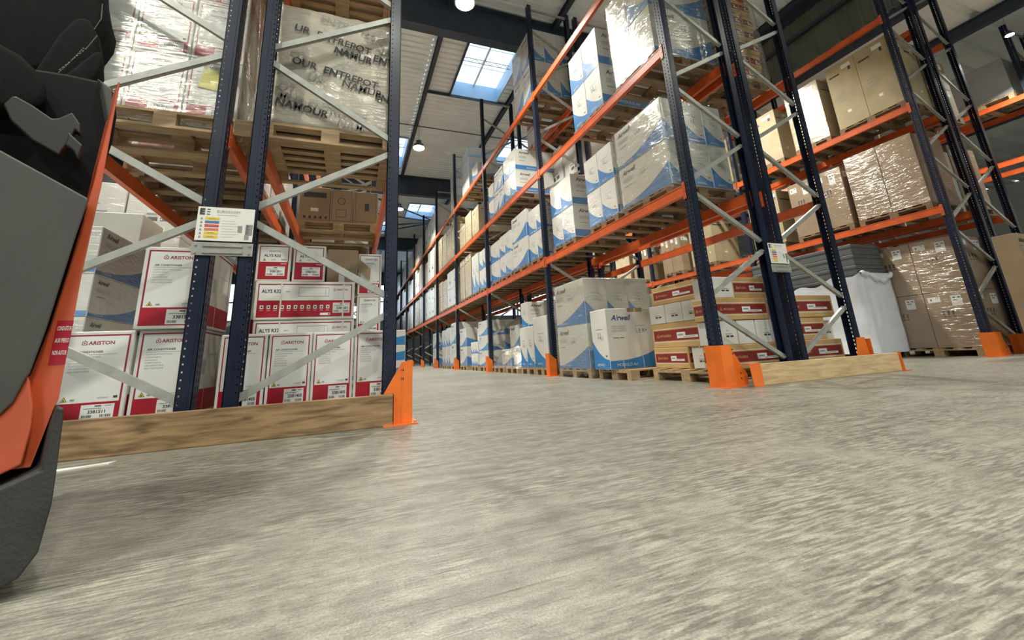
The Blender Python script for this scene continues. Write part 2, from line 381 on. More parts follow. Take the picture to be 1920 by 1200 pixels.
def sticker(f, u, v, w, h, num):
    f.rect(u, v, u+w, v+h, 'white_print', 3)
    f.text(num, u+w*.22, v+h*.36, h*.24, 'ink', .03, 0, 4, w*.72)
    f.rect(u+w*.4, v+h*.84, u+w*.6, v+h*.92, 'ink', 4); f.rect(u+w*.08, v+h*.68, u+w*.62, v+h*.74, 'greyink', 4)
    f.bars(u+w*.06, v+h*.08, w*.3, h*.18, n=8); f.bars(u+w*.60, v+h*.08, w*.34, h*.18, n=8)
    f.rect(u+w*.7, v+h*.86, u+w*.92, v+h*.9, 'greyink', 4)
def d_ariston_end(f, num='3381405', band=.26):
    W, H = f.W, f.H; f.rect(0, 0, W, H, 'white_card', 0)
    m_ = W*.045; f.rect(m_, m_, W-m_, H-m_, 'redline', 1); f.rect(m_, m_, W-m_, H*band, 'red', 2)
    t = W*.028; f.rect(m_+t, H*band, W-m_-t, H-m_-t, 'white_print', 2)
    f.house(W*.27, H*.855, H*.055); f.text('ARISTON', W*.36, H*.855, H*.043, 'redline', .025, 0, 3, W*.5)
    f.text('AIR CONDITIONER', W*.15, H*.765, H*.024, 'ink', .02, 0, 3, W*.55); f.rect(W*.14, H*.745, W*.80, H*.749, 'greyink', 3)
    for k, s_ in enumerate(LANGS): f.text(s_, W*.14, H*(.71-.032*k), H*.018, 'greyink', 0, 0, 3, W*.42 if k == 0 else W*.30)
    f.hazard(W*.12, H*(band+.02), H*.055); f.rect(W*.25, H*(band+.025), W*.31, H*(band+.045), 'greyink', 3)
    f.text('ariston', W*.62, H*(band+.035), H*.022, 'greyink', 0, .2, 3); f.rect(W*.84, H*(band+.035), W*.90, H*(band+.06), 'ink', 3)
    sticker(f, W*.42, H*.045, W*.46, H*(band-.07), num)
def d_ariston_side(f, num=None):
    W, H = f.W, f.H; f.rect(0, 0, W, H, 'white_card', 0); m_ = .012
    f.rect(m_, m_, W-m_, H*.28, 'red', 1); f.rect(m_, H-m_*2, W-m_, H-m_, 'redline', 1)
    f.rect(W*.30, H*.02, W*.318, H*.97, 'white_card', 2); f.rect(W*.86, m_, W*.875, H-m_, 'redline', 2)
    for k in range(9): f.rect(W*.10, H*(.62-.02*k), W*.26, H*(.628-.02*k), 'greyink', 2)
    f.rect(W*.4, H*.7, W*.8, H*.705, 'greyink', 2)
def d_alys_long(f, num='3381251'):
    W, H = f.W, f.H; f.rect(0, 0, W, H, 'white_card', 0); m_ = H*.05
    f.rect(m_, m_, W-m_, H-m_, 'redline', 1); f.rect(m_, m_, W-m_, H*.50, 'red', 2); f.rect(m_*1.5, H*.5, W-m_*1.5, H-m_*1.6, 'white_print', 2)
    f.text('ALYS R32', W*.055, H*.70, H*.10, 'ink', .03, 0, 3, W*.19); f.rect(W*.29, H*.73, W*.335, H*.75, 'greyink', 3)
    f.house(W*.78, H*.76, H*.07); f.text('ARISTON', W*.815, H*.77, H*.05, 'redline', .02, 0, 3, W*.13)
    t = .0028
    for a in ((.42, .60, .73, .61), (.42, .84, .73, .85)): f.rect(W*a[0], H*a[1], W*a[2], H*a[1]+t*1.5, 'greyink', 3)
    for a in (.42, .695, .73): f.rect(W*a, H*.60, W*a+t, H*.85, 'greyink', 3)
    for k in range(11):
        u = W*(.05+.066*k); f.rect(u, H*.27, u+W*.035, H*.37, 'white_print', 3); f.rect(u+W*.010, H*.295, u+W*.026, H*.34, 'ink', 4)
        f.rect(u, H*.225, u+W*.035, H*.235, 'white_card', 3)
    sticker(f, W*.78, H*.15, W*.18, H*.28, num); f.rect(W*.65, H*.09, W*.755, H*.155, 'white_print', 3); f.rect(W*.735, H*.10, W*.75, H*.145, 'ink', 4)
    for a in (.24, .88): f.rect(W*a, 0, W*a+.012, H, 'white_card', 6)
def d_alys_end(f, num='3381251'):
    W, H = f.W, f.H; f.rect(0, 0, W, H, 'white_card', 0); m_ = W*.045
    f.rect(m_, m_, W-m_, H-m_, 'redline', 1); f.rect(m_, m_, W-m_, H*.52, 'red', 2); f.rect(m_+W*.03, H*.52, W-m_-W*.03, H-m_-W*.03, 'white_print', 2)
    f.house(W*.34, H*.80, H*.055); f.text('ARISTON', W*.42, H*.805, H*.038, 'redline', .02, 0, 3, W*.42)
    f.text('ALYS R32', W*.19, H*.66, H*.075, 'ink', .03, 0, 3, W*.56); f.hazard(W*.16, H*.55, H*.075)
    f.rect(W*.42, H*.575, W*.55, H*.59, 'greyink', 3); f.rect(W*.72, H*.57, W*.9, H*.6, 'greyink', 3); f.rect(W*.72, H*.46, W*.9, H*.475, 'white_card', 3)
    sticker(f, W*.28, H*.13, W*.58, H*.26, num)
def d_tan(f, labels=2, dark='ink', c='tan'):
    W, H = f.W, f.H; f.rect(0, 0, W, H, c, 0)
    f.rect(W*.08, H*.82, W*.45, H*.845, 'ink', 1); f.rect(W*.76, H*.82, W*.84, H*.88, 'ink', 1)
    for k in range(3): f.rect(W*.18, H*(.5-.05*k), W*(.5+.1*(k % 2)), H*(.515-.05*k), 'greyink', 1)
    if labels: f.rect(W*.55, H*.88, W*.86, H*.94, 'white_print', 1)
    f.rect(W*.4, H*.2, W*.52, H*.24, 'white_print', 1)
def d_brown(f):
    W, H = f.W, f.H; f.rect(0, 0, W, H, 'brown', 0)
    f.rect(W*.06, H*.83, W*.34, H*.93, 'white_print', 1); f.rect(W*.12, H*.86, W*.15, H*.90, 'ink', 2); f.rect(W*.24, H*.90, W*.31, H*.92, 'greyink', 2)
    f.rect(W*.56, H*.74, W*.78, H*.93, 'white_print', 1); f.rect(W*.6, H*.88, W*.66, H*.9, 'ink', 2); f.rect(W*.7, H*.88, W*.76, H*.9, 'ink', 2); f.rect(W*.6, H*.83, W*.7, H*.86, 'greyink', 2)
    for k, q in enumerate(('I', '%', 'T')):
        f.rect(W*(.30+.10*k), H*.54, W*(.36+.10*k), H*.56, 'ink', 1); f.tri([(W*(.30+.10*k), H*.66), (W*(.36+.10*k), H*.66), (W*(.34+.10*k), H*.58), (W*(.31+.10*k), H*.58)], 'ink', 1)
def d_red_long(f):
    W, H = f.W, f.H; f.rect(0, 0, W, H, 'ochre', 0)
    f.rect(W*.03, H*.27, W*.97, H*.72, 'crimson', 1); f.rect(W*.03, H*.76, W*.97, H*.79, 'white_card', 1); f.rect(W*.03, H*.20, W*.97, H*.23, 'white_card', 1)
    u = W*.09; h = H*.16; v = H*.42
    for a, b in ((0, 0), (h*.55, 0), (h*.275, h*.5)): f.tri([(u+a, v+b), (u+a+h*.5, v+b), (u+a+h*.25, v+b+h*.5)], 'ochre', 2)
    f.text('MITSUBISHI', W*.16, H*.43, H*.10, 'ochre', .01, 0, 2, W*.24)
    f.rect(W*.50, H*.35, W*.66, H*.60, 'white_print', 2); f.rect(W*.66, H*.35, W*.88, H*.45, 'white_print', 2); f.rect(W*.52, H*.45, W*.62, H*.52, 'greyink', 3); f.rect(W*.62, H*.39, W*.82, H*.42, 'greyink', 3)
def d_white_small(f):
    W, H = f.W, f.H; f.rect(0, 0, W, H, 'white_card', 0)
    f.rect(W*.35, H*.42, W*.72, H*.46, 'greyink', 1); f.rect(W*.38, H*.30, W*.55, H*.38, 'ink', 1); f.rect(W*.60, H*.30, W*.78, H*.38, 'ink', 1)
    f.rect(W*.42, H*.58, W*.58, H*.60, 'greyink', 1)
def d_lightblue(f):
    wave(f, True, .2, .75, 1.5, 'white_card', 'lightblue', 8)
DES = dict(plain=d_plain, air_long=d_air_long, air_short=d_air_short, air_band=d_air_band, ariston=d_ariston_end, ariston_side=d_ariston_side,
           alys_long=d_alys_long, alys_end=d_alys_end, tan=d_tan, brown=d_brown, red_long=d_red_long, white_small=d_white_small, lblue=d_lightblue)

CM = {}
def carton_mesh(size, faces, base='white_card', suf='', name='carton'):
    """chamfered box with printed faces. origin at the lower centre. faces: {'-y': design or (design, kwargs)}"""
    key = (tuple(round(q, 3) for q in size), tuple(sorted((k, str(v)) for k, v in faces.items())), base, suf)
    if key in CM: return CM[key]
    sx, sy, sz = size; hx, hy = sx/2, sy/2; b = .006; mb = MB(); bs = base+suf if base+suf in MAT else base
    X = (-hx, hx); Y = (-hy, hy); Z = (0, sz)
    fr = {'-y': ((-hx+b, -hy, b), (1,0,0), (0,0,1), (0,-1,0), sx-2*b, sz-2*b), '+y': ((hx-b, hy, b), (-1,0,0), (0,0,1), (0,1,0), sx-2*b, sz-2*b),
          '-x': ((-hx, hy-b, b), (0,-1,0), (0,0,1), (-1,0,0), sy-2*b, sz-2*b), '+x': ((hx, -hy+b, b), (0,1,0), (0,0,1), (1,0,0), sy-2*b, sz-2*b),
          '+z': ((-hx+b, -hy+b, sz), (1,0,0), (0,1,0), (0,0,1), sx-2*b, sy-2*b), '-z': ((-hx+b, hy-b, 0), (1,0,0), (0,-1,0), (0,0,-1), sx-2*b, sy-2*b)}
    for k, a in fr.items():
        f = Face(mb, *a, suf=suf); d = faces.get(k)
        if d is None: f.rect(0, 0, f.W, f.H, base, 0)
        elif isinstance(d, tuple): DES[d[0]](f, **d[1])
        else: DES[d](f)
    # chamfer strips
    for sgx in (-1, 1):
        for sgy in (-1, 1):
            x, y = sgx*hx, sgy*hy
            q = [(x-sgx*b, y, b), (x, y-sgy*b, b), (x, y-sgy*b, sz-b), (x-sgx*b, y, sz-b)]
            mb.poly(q if sgx*sgy < 0 else q[::-1], bs) if False else mb.poly(q if sgx*sgy > 0 else q[::-1], bs)
    for z, zi, s_ in ((0, b, -1), (sz, sz-b, 1)):
        for sg in (-1, 1):
            q = [(-hx+b, sg*hy, zi), (hx-b, sg*hy, zi), (hx-b, sg*(hy-b), z), (-hx+b, sg*(hy-b), z)]; mb.poly(q if sg*s_ < 0 else q[::-1], bs)
            q = [(sg*hx, -hy+b, zi), (sg*hx, hy-b, zi), (sg*(hx-b), hy-b, z), (sg*(hx-b), -hy+b, z)]; mb.poly(q if sg*s_ > 0 else q[::-1], bs)
            for sg2 in (-1, 1):
                mb.poly([(sg*(hx-b), sg2*hy, zi), (sg*hx, sg2*(hy-b), zi), (sg*(hx-b), sg2*(hy-b), z)], bs)
    me = mb.mesh(name); CM[key] = me; return me
def put(name, me, x, y, z, label, cat, group=None, rz=0, tilt=(0, 0)):
    o = bpy.data.objects.new(name, me); COL.objects.link(o); o.location = (x, y, z); o.rotation_euler = (tilt[0], tilt[1], rz)
    tag(o, label, cat, group); return o
ORD = ['first', 'second', 'third', 'fourth', 'fifth', 'sixth', 'seventh', 'eighth', 'ninth', 'tenth']

# ------------------------------------------------------------------ structure: floor, roof, walls
mb = MB(); mb.box((-16, -14, -.2), (34, 60, 0), 'concrete_floor'); struct(mb.build('floor'))
CZ = 10.1
SKY = [(3.15, 4.95, 10.5, 13.5), (.15, 2.05, 17.3, 20.3), (3.15, 4.95, 25.5, 28.5), (.15, 2.05, 29.5, 32.5), (-5.2, -3.4, 2.5, 5.5), (6.5, 8.3, -4, -1), (6.5, 8.3, 16, 19)]
def corrugated(mb, x0, x1, y0, y1, z, mt, pitch=.25):
    n = int(round((y1-y0)/pitch)); p = (y1-y0)/max(n, 1); prof = []
    for k in range(n):
        y = y0+k*p; prof += [(y, z), (y+p*.62, z), (y+p*.70, z+.2*p), (y+p*.92, z+.2*p)]
    prof.append((y1, z)); i = mb.mi(mt); b0 = len(mb.v)
    for y, zz in prof: mb.v += [(x0, y, zz), (x1, y, zz)]
    for k in range(len(prof)-1):
        a = b0+2*k; mb.f.append((a, a+2, a+3, a+1)); mb.m.append(i)
mb = MB()
xs = sorted({-16, 12.2} | {s[0] for s in SKY} | {s[1] for s in SKY})
for a, b in zip(xs, xs[1:]):
    holes = sorted([(s[2], s[3]) for s in SKY if s[0] <= a+1e-6 and s[1] >= b-1e-6]); y = -14
    for h0, h1 in holes: corrugated(mb, a, b, y, h0, CZ, 'deck_metal'); y = h1
    corrugated(mb, a, b, y, 48, CZ, 'deck_metal')
mb.box((-16, -14, CZ+.06), (-15.9, 48, CZ+.1), 'deck_metal')
struct(mb.build('ceiling'))
mb = MB(); corrugated(mb, 12.2, 34, -14, 48, 8.15, 'deck_low', .6); struct(mb.build('ceiling_lower_hall'))
# skylights: curb, bars, clear pane
mg = bpy.data.materials.new('sky_pane'); mg.use_nodes = True; nt = mg.node_tree; nt.nodes.remove(nt.nodes['Principled BSDF'])
t_ = nt.nodes.new('ShaderNodeBsdfTransparent'); t_.inputs[0].default_value = (.93, .97, 1, 1); g_ = nt.nodes.new('ShaderNodeBsdfGlossy'); g_.inputs['Roughness'].default_value = .1
mx_ = nt.nodes.new('ShaderNodeMixShader'); mx_.inputs[0].default_value = .06; nt.links.new(t_.outputs[0], mx_.inputs[1]); nt.links.new(g_.outputs[0], mx_.inputs[2]); nt.links.new(mx_.outputs[0], nt.nodes['Material Output'].inputs[0]); MAT['sky_pane'] = mg
for i, (x0, x1, y0, y1) in enumerate(SKY):
    mb = MB(); t = .05; zt = CZ+.55
    for a, b in (((x0-t, y0-t), (x1+t, y0)), ((x0-t, y1), (x1+t, y1+t)), ((x0-t, y0), (x0, y1)), ((x1, y0), (x1+t, y1))):
        mb.box((a[0], a[1], CZ-.06), (b[0], b[1], zt), 'skyframe')
    xm = (x0+x1)/2; mb.box((xm-.035, y0, zt-.08), (xm+.035, y1, zt), 'deck_metal')
    for k in (.33, .66): mb.box((x0, y0+(y1-y0)*k-.012, zt-.03), (x1, y0+(y1-y0)*k+.012, zt), 'deck_metal')
    wn = struct(mb.build('window_%d' % (i+1)))
    mb = MB(); mb.box((x0, y0, zt), (x1, y1, zt+.01), 'sky_pane'); mb.build('pane', wn)
    mb = MB(); ym = (y0+y1)/2   # opener truss under the dome
    mb.bar((x0, ym, zt-.1), (x1, ym, zt-.1), .02, .02, 'galva'); mb.bar((x0, ym, zt-.25), (x1, ym, zt-.25), .02, .02, 'galva')
    for k in range(10):
        a = x0+(x1-x0)*k/10; b = x0+(x1-x0)*(k+1)/10; mb.bar((a, ym, zt-(.1 if k % 2 else .25)), (b, ym, zt-(.25 if k % 2 else .1)), .015, .015, 'galva')
    mb.build('opener_truss', wn)
# rafters (I beams along x)
def ibeam(mb, a, b, h, wdt, mt, tf=.03):
    a = Vector(a); b = Vector(b)
    up_ = Vector((0, 0, 1))
    mb.bar(a, b, .02, h, mt); mb.bar(a-up_*(h/2-tf/2), b-up_*(h/2-tf/2), wdt, tf, mt); mb.bar(a+up_*(h/2-tf/2), b+up_*(h/2-tf/2), wdt, tf, mt)
for i, y in enumerate((-2.8, 9.42, 21.45, 33.7)):
    mb = MB(); ibeam(mb, (-16, y, 9.53), (12.2, y, 9.53), 1.06, .3, 'steel_dark'); struct(mb.build('trim_%d' % (i+1)))
ti = 5
for k in range(-5, 4):
    x = 2.2+3.2*k
    mb = MB(); ibeam(mb, (x, -14, CZ-.11), (x, 48, CZ-.11), .2, .12, 'steel_dark', .015); struct(mb.build('trim_%d' % ti)); ti += 1
mb = MB(); mb.bar((2.2, 13.55, CZ-.08), (5.4, 13.55, CZ-.08), .05, .1, 'steel_dark'); mb.bar((2.2, 10.45, CZ-.08), (5.4, 10.45, CZ-.08), .05, .1, 'steel_dark')
mb.bar((3.1, 9.4, CZ-.06), (3.1, 13.55, CZ-.06), .05, .08, 'steel_dark'); struct(mb.build('trim_%d' % ti)); ti += 1
mb = MB(); mb.bar((-3, 15.7, CZ-.25), (12, 15.9, CZ-.25), .03, .03, 'steel_dark'); mb.bar((-3, 3.5, CZ-.25), (12, 3.5, CZ-.25), .03, .03, 'steel_dark'); struct(mb.build('trim_%d' % ti)); ti += 1
node = (5.3, 28.0, 9.75)   # bracing meeting in one node
mb = MB()
for q in ((-1.5, 22, 9.8), (-1.5, 26.5, 9.8), (-1.5, 31, 9.8), (-1.5, 34, 9.8), (12, 22, 9.8), (12, 34, 9.8), (5.3, 34, 9.8)): mb.bar(node, q, .07, .07, 'steel_dark')
mb.box((5.0, 27.7, 9.5), (5.6, 28.3, 9.9), 'steel_dark'); struct(mb.build('trim_%d' % ti)); ti += 1
for x in (14.6, 18.5, 22.5):
    mb = MB(); ibeam(mb, (x, -14, 7.98), (x, 48, 7.98), .32, .16, 'steel_dark', .02); struct(mb.build('trim_%d' % ti)); ti += 1
# fascia wall between the halls, columns on which it rests
mb = MB(); n = 200
b0 = len(mb.v); i_ = mb.mi('fascia'); prof = []
for k in range(int(62/.3)):
    y = -14+k*.3; prof += [(y, 12.3), (y+.2, 12.3), (y+.23, 12.26), (y+.28, 12.26)]
for y, x in prof: mb.v += [(x, y, 7.95), (x, y, CZ)]
for k in range(len(prof)-1): a = b0+2*k; mb.f.append((a, a+1, a+3, a+2)); mb.m.append(i_)
mb.box((12.1, -14, 7.85), (12.32, 48, 8.12), 'steel_dark'); mb.box((12.12, -14, 9.2), (12.25, 48, 9.3), 'steel_dark'); mb.box((12.1, -14, 9.85), (12.3, 48, 10.1), 'steel_dark')
struct(mb.build('wall_between_halls'))
mb = MB(); mb.box((-16.2, -14, 0), (-16, 48, CZ), 'wall_paint'); struct(mb.build('wall_left'))
mb = MB(); mb.box((34, -14, 0), (34.2, 48, 8.2), 'wall_paint'); struct(mb.build('wall_right'))
mb = MB()      # wall behind the camera; its two openings are added to let daylight in
mb.box((-16, -14.2, 4.5), (34, -14, CZ), 'wall_paint')
for a, b in ((-16, -7), (-1, 5), (11, 34)): mb.box((a, -14.2, 0), (b, -14, 4.5), 'wall_paint')
struct(mb.build('wall_back'))
mb = MB(); mb.box((-16, 48, 0), (34, 48.2, 5.0), 'wall_paint'); mb.box((-16, 48, 8.6), (34, 48.2, CZ), 'steel_dark')
for x in range(-16, 34, 5): mb.box((x, 47.9, 5), (x+.12, 48.2, 8.6), 'steel_dark')
mb.box((-16, 48, 6.7), (34, 48.1, 6.82), 'steel_dark'); struct(mb.build('wall_far'))
mb = MB(); mb.box((-16, 48.1, 5.0), (34, 48.12, 8.6), 'sky_pane'); wf = struct(mb.build('window_8'))

# luminaires
def luminaire():
    r = empty('high_bay_lamp')
    mb = MB(); mb.cyl((0, 0, 0), (0, 0, .12), .22, 'steel_dark', 20, .17); mb.cyl((0, 0, .12), (0, 0, .26), .09, 'steel_dark', 14); mb.build('lamp_housing', r)
    mb = MB(); mb.cyl((0, 0, -.02), (0, 0, -.001), .185, 'lamp_lens', 20); mb.build('lamp_lens', r)
    mb = MB(); mb.cyl((0, 0, .26), (0, 0, 2.49), .006, 'steel_dark', 6); mb.build('suspension_cable', r)
    reg(r); return r
L0 = luminaire()
for i, p in enumerate(LAMPS):
    if p[1] < 0: continue
    o = L0 if not i-1 else copy_tree(L0)
    o.location = p
    if p[0] > 13:
        o.scale = (.38, .38, .38); o.children[-1].scale = (1, 1, 1.2)
    where = {1.95: 'over the main aisle', 7.85: 'over the second aisle', -4.0: 'over the aisle behind the forklift', 14.0: 'under the low ribbed roof', 20.4: 'added under low roof behind the rack'}[p[0]]
    n = {.4: 'above the cross aisle', 6.94: 'nearest the big rafter', 13.45: 'hanging before the second rafter', 19.9: 'hanging beside the second rafter', 26.4: 'hanging deepest in the hall', 11.0: 'added, second in its row', 3.42: 'by the grey crates'}[p[1]]
    tag(o, 'round glowing high bay lamp %s, %s' % (where, n), 'lamp', 'high bay lamps')

# ------------------------------------------------------------------ pallet racking
def sheet(mb, o, u, v, w, h, cols, mt):
    """thin steel sheet (w along u, h along v) with columns of holes: cols = [(centre, hole width, hole height, pitch)]"""
    o = Vector(o); u = Vector(u); v = Vector(v); a = 0
    q = lambda s, t: o+u*s+v*t
    for c, hw, hh, pt in sorted(cols):
        mb.poly([q(a, 0), q(c-hw/2, 0), q(c-hw/2, h), q(a, h)], mt)
        z = 0; n = int(h/pt)
        for k in range(n):
            z1 = k*pt+pt-hh; mb.poly([q(c-hw/2, k*pt), q(c+hw/2, k*pt), q(c+hw/2, z1), q(c-hw/2, z1)], mt)
        if n*pt < h: mb.poly([q(c-hw/2, n*pt), q(c+hw/2, n*pt), q(c+hw/2, h), q(c-hw/2, h)], mt)
        a = c+hw/2
    mb.poly([q(a, 0), q(w, 0), q(w, h), q(a, h)], mt)
FH = 8.5; PD = .095; PWD = .11
def post_mesh(s, holes=True):
    """C section; web at x=0 (towards the aisle), open side at s*PD. s=+1/-1"""
    mb = MB(); h = FH
    webh = [(.030, .011, .026, .05), (.080, .011, .026, .05)] if holes else []
    flh = [(PD*.80, .009, .011, .05)] if holes else []
    sheet(mb, (0, 0, 0), (0, 1, 0), (0, 0, 1), PWD, h, webh, 'navy')
    mb.box(sorted2(s*.001, 0, 0, s*.006, .018, h)[0], sorted2(s*.001, 0, 0, s*.006, .018, h)[1], 'navy')
    for y in (0, PWD): sheet(mb, (0, y, 0), (s, 0, 0), (0, 0, 1), PD, h, flh, 'navy')
    for y0, y1 in ((0, .014), (PWD-.014, PWD)):
        a, b = sorted2(s*PD, y0, 0, s*(PD-.004), y1, h); mb.box(a, b, 'navy')
    for y in (.002, PWD-.002):   # ridges pressed in the flanks
        a, b = sorted2(s*PD*.28, y-.004, 0, s*PD*.52, y+.004, h); mb.box(a, b, 'navy')
    return mb.mesh('post')
def sorted2(x0, y0, z0, x1, y1, z1): return (min(x0,x1), min(y0,y1), min(z0,z1)), (max(x0,x1), max(y0,y1), max(z0,z1))
FD = 1.11
PM = {(s, h): post_mesh(s, h) for s in (1, -1) for h in (True, False)}
def brace_mesh(p, q, mt='galva'):
    mb = MB(); p = Vector(p); q = Vector(q)
    mb.bar(p, q, .012, .05, mt, (0, 0, 1)); d = (q-p).normalized(); c = Vector((0, 1, 0)); nrm = d.cross(c)
    for sg in (-1, 1): mb.bar(p+nrm*sg*.023+c*.014, q+nrm*sg*.023+c*.014, .034, .004, mt, tuple(nrm))
    for e, sg in ((p, 1), (q, -1)):
        e2 = e+d*sg*.0; mb.cyl(e2-c*.028, e2+c*.028, .010, 'bolt', 8)
    return mb
OUT = [(.80, .95), (2.19, 2.33), (3.60, 3.75), (5.0, 5.14), (6.41, 6.55), (7.82, 7.96)]
INN = [(None, .25), (1.50, 1.63), (2.91, 3.05), (4.32, 4.45), (5.72, 5.86), (7.13, 7.26)]
def frame(s, near):
    r = empty('rack_upright')
    o = bpy.data.objects.new('post', PM[(s, near)]); COL.objects.link(o); o.parent = r
    o = bpy.data.objects.new('post', PM[(-s, near)]); COL.objects.link(o); o.parent = r; o.location = (s*FD, 0, 0)
    xo, xi, y = s*(PD-.02), s*(FD-PD+.02), .045
    seg = []
    for i in range(6):
        seg.append(((xi, y, INN[i][1]), (xo, y, OUT[i][0])))
        if i < 5: seg.append(((xo, y, OUT[i][1]), (xi, y, INN[i+1][0])))
    seg.append(((xo, y, 8.42), (xi, y, 8.42)))
    for p, q in seg: brace_mesh(p, q).build('brace', r)
    for x in (s*.04, s*(FD-.04)):
        mb = MB(); mb.box((x-.075, -.03, 0), (x+.075, PWD+.03, .008), 'bolt'); mb.cyl((x+.05, -.01, .008), (x+.05, -.01, .03), .01, 'bolt', 8); mb.cyl((x-.05, PWD+.01, .008), (x-.05, PWD+.01, .03), .01, 'bolt', 8); mb.build('foot_plate', r)
    reg(r); return r
FP = {}
BAY = 3.93
LV = {'a': (2.15, 4.07, 5.97), 'b': (2.47, 4.52, 6.52)}
def beam_proto(length, side):
    r = empty('rack_beam')
    mb = MB(); mb.box((-.025, 0, 0), (.025, length, .13), 'orange'); mb.box((-.029, 0, .118), (.025, length, .1305), 'orange'); mb.box((-.029, 0, .0), (-.02, length, .012), 'orange'); mb.build('rail', r)
    for y in (0, length):
        mb = MB(); yy = -.045 if y == 0 else .045; x = side*.030
        mb.box((min(x, x+side*.004), min(y, y+yy), -.05), (max(x, x+side*.004), max(y, y+yy), .16), 'orange')
        mb.box((min(0, x), y-.004, -.05), (max(0, x), y+.004, .16), 'orange')
        for k in range(3): mb.cyl((x+side*.004, y+yy*.55, -.03+.08*k), (x+side*.010, y+yy*.55, -.03+.08*k), .006, 'bolt', 6)
        mb.build('end_connector', r)
    reg(r); return r
BP = {}
def beam(x, y0, z, side, label, grp):
    L = BAY-PWD-.004
    if side not in BP: BP[side] = beam_proto(L, side); o = BP[side]
    else: o = copy_tree(BP[side])
    o.location = (x, y0+PWD+.002, z); tag(o, label, 'beam', grp, 'thing')
RN = {'1A': ('forklift-side rack', 'aisle half'), '1B': ('forklift-side rack', 'forklift half'), '2A': ('middle rack', 'aisle half'), '2B': ('middle rack', 'back half'),
      '3A': ('second-aisle rack', 'near half'), '3B': ('second-aisle rack', 'back half'), '4A': ('low-roof rack', 'near half'), '0A': ('rack behind the forklift', 'near half')}
MOD = {'1A': (.325, -1), '1B': (-2.06, 1), '2A': (3.60, 1), '2B': (5.97, -1), '3A': (9.72, 1), '3B': (12.08, -1), '4A': (15.2, 1), '0A': (-5.6, -1)}
Y0 = {'1A': 3.40, '1B': 3.40, '2A': 3.45, '2B': 3.45, '3A': 3.72, '3B': 3.72, '4A': -.2, '0A': 3.4}
BAYN = {'1A': 4, '1B': 3, '2A': 10, '2B': 6, '3A': 4, '3B': 3, '4A': 3, '0A': 4}
def row(mod, levels, nb, skip=()):
    x, s = MOD[mod]; rk, half = RN[mod]
    for i in range(nb+1):
        near = i < 2
        key = (s, near)
        if key not in FP: FP[key] = frame(s, near); o = FP[key]
        else: o = copy_tree(FP[key])
        y = Y0[mod]+BAY*i; o.location = (x, y, 0)
        if mod == '4A': o.scale = (1, 1, .93)
        tag(o, 'navy rack frame with grey diagonal braces, %s, %s, %s' % (rk, half, 'row end' if i == 0 else ORD[i-1]+' inward'), 'rack upright', 'navy pallet rack uprights')
    for i in range(nb):
        for k, z in enumerate(levels):
            if (i, k) in skip: continue
            yb = Y0[mod]+BAY*i
            for fr, side, bx in (('outer', -s, x+s*.027), ('inner', s, x+s*(FD-.027))):
                beam(bx, yb, z, side, 'orange beam, %s side, %s level, %s bay, %s, %s' % (fr, ORD[k], ORD[i], rk.replace('rack behind the forklift', 'forklift rear rack'), half), 'orange rack beams of the '+rk)
row('1A', LV['a'][:2], BAYN['1A']); row('1B', LV['a'][:2], BAYN['1B'])
row('2A', LV['a'], BAYN['2A']); row('2B', LV['a'], BAYN['2B'])
row('3A', LV['b'], BAYN['3A']); row('3B', LV['b'], BAYN['3B'])
row('4A', (4.35, 5.85), BAYN['4A']); row('0A', LV['a'][:2], BAYN['0A'])

# spacer plates and load signs between the paired frames at the row ends
def load_sign(x0, x1, y, z0, z1, label, lab2):
    W, H = x1-x0, z1-z0
    mb = MB(); mb.box((x0, y, z0), (x1, y+.004, z1), 'sign_white')
    f = Face(mb, (x0, y, z0), (1, 0, 0), (0, 0, 1), (0, -1, 0), W, H)
    f.text('E', W*.035, H*.76, H*.19, 'ink', .06)
    for k in range(3): f.rect(W*.155, H*(.765+.075*k), W*.21, H*(.79+.075*k), 'ink', 2)
    f.text('EUROSCOM', W*.33, H*.84, H*.075, 'greyink', 0, 0, 3, W*.42); f.rect(W*.34, H*.77, W*.7, H*.778, 'greyink', 2)
    cols = ['sign_yellow', 'sign_blue', 'sign_red', 'sign_salmon', 'sign_yellow', 'sign_yellow']
    for k, c in enumerate(cols):
        v = H*(.62-.108*k); f.rect(W*.14, v, W*.385, v+H*.075, c, 2); f.tri([(W*.055, v), (W*.105, v), (W*.08, v+H*.07)], 'greyink', 2)
        f.rect(W*.2, v+H*.03, W*.32, v+H*.04, 'ink' if k > 3 else 'greyink', 3)
    for k in range(7): f.rect(W*.43, H*(.60-.08*k), W*(.43+.22+.05*(k % 3)), H*(.606-.08*k), 'greyink', 2)
    f.rect(W*.72, H*.27, W*.80, H*.47, 'greyink', 2)
    f.rect(W*.86, H*.20, W*.985, H*.52, 'greyink', 2); f.rect(W*.85, H*.06, W*.93, H*.20, 'greyink', 2)
    for k in range(10): f.rect(W*.865, H*(.22+.03*k), W*(.9+.06*((k*7) % 3)/3), H*(.232+.03*k), 'ink', 3)
    o = mb.build('load_sign'); tag(o, label, 'sign')
    mb = MB(); zz = z0-.012; hh = .095; g = 'galva'
    mb.box((x0-.01, y+.001, zz-hh), (x1+.01, y+.006, zz), g)
    for v in (.22, .72): mb.box((x0+.055, y-.006, zz-hh*v-.010), (x1-.055, y+.001, zz-hh*v+.006), g)
    for u in (x0+.012, x1-.012):
        for v in (.2, .8): mb.cyl((u, y-.006, zz-hh*v), (u, y+.001, zz-hh*v), .008, 'bolt', 8)
    o = mb.build('spacer_plate'); tag(o, lab2, 'bracket')
load_sign(-1.055, -.705, 3.385, 1.335, 1.585, 'white rack load notice with coloured warning bars, beside the forklift', 'grey ribbed steel spacer plate below the load notice beside the forklift')
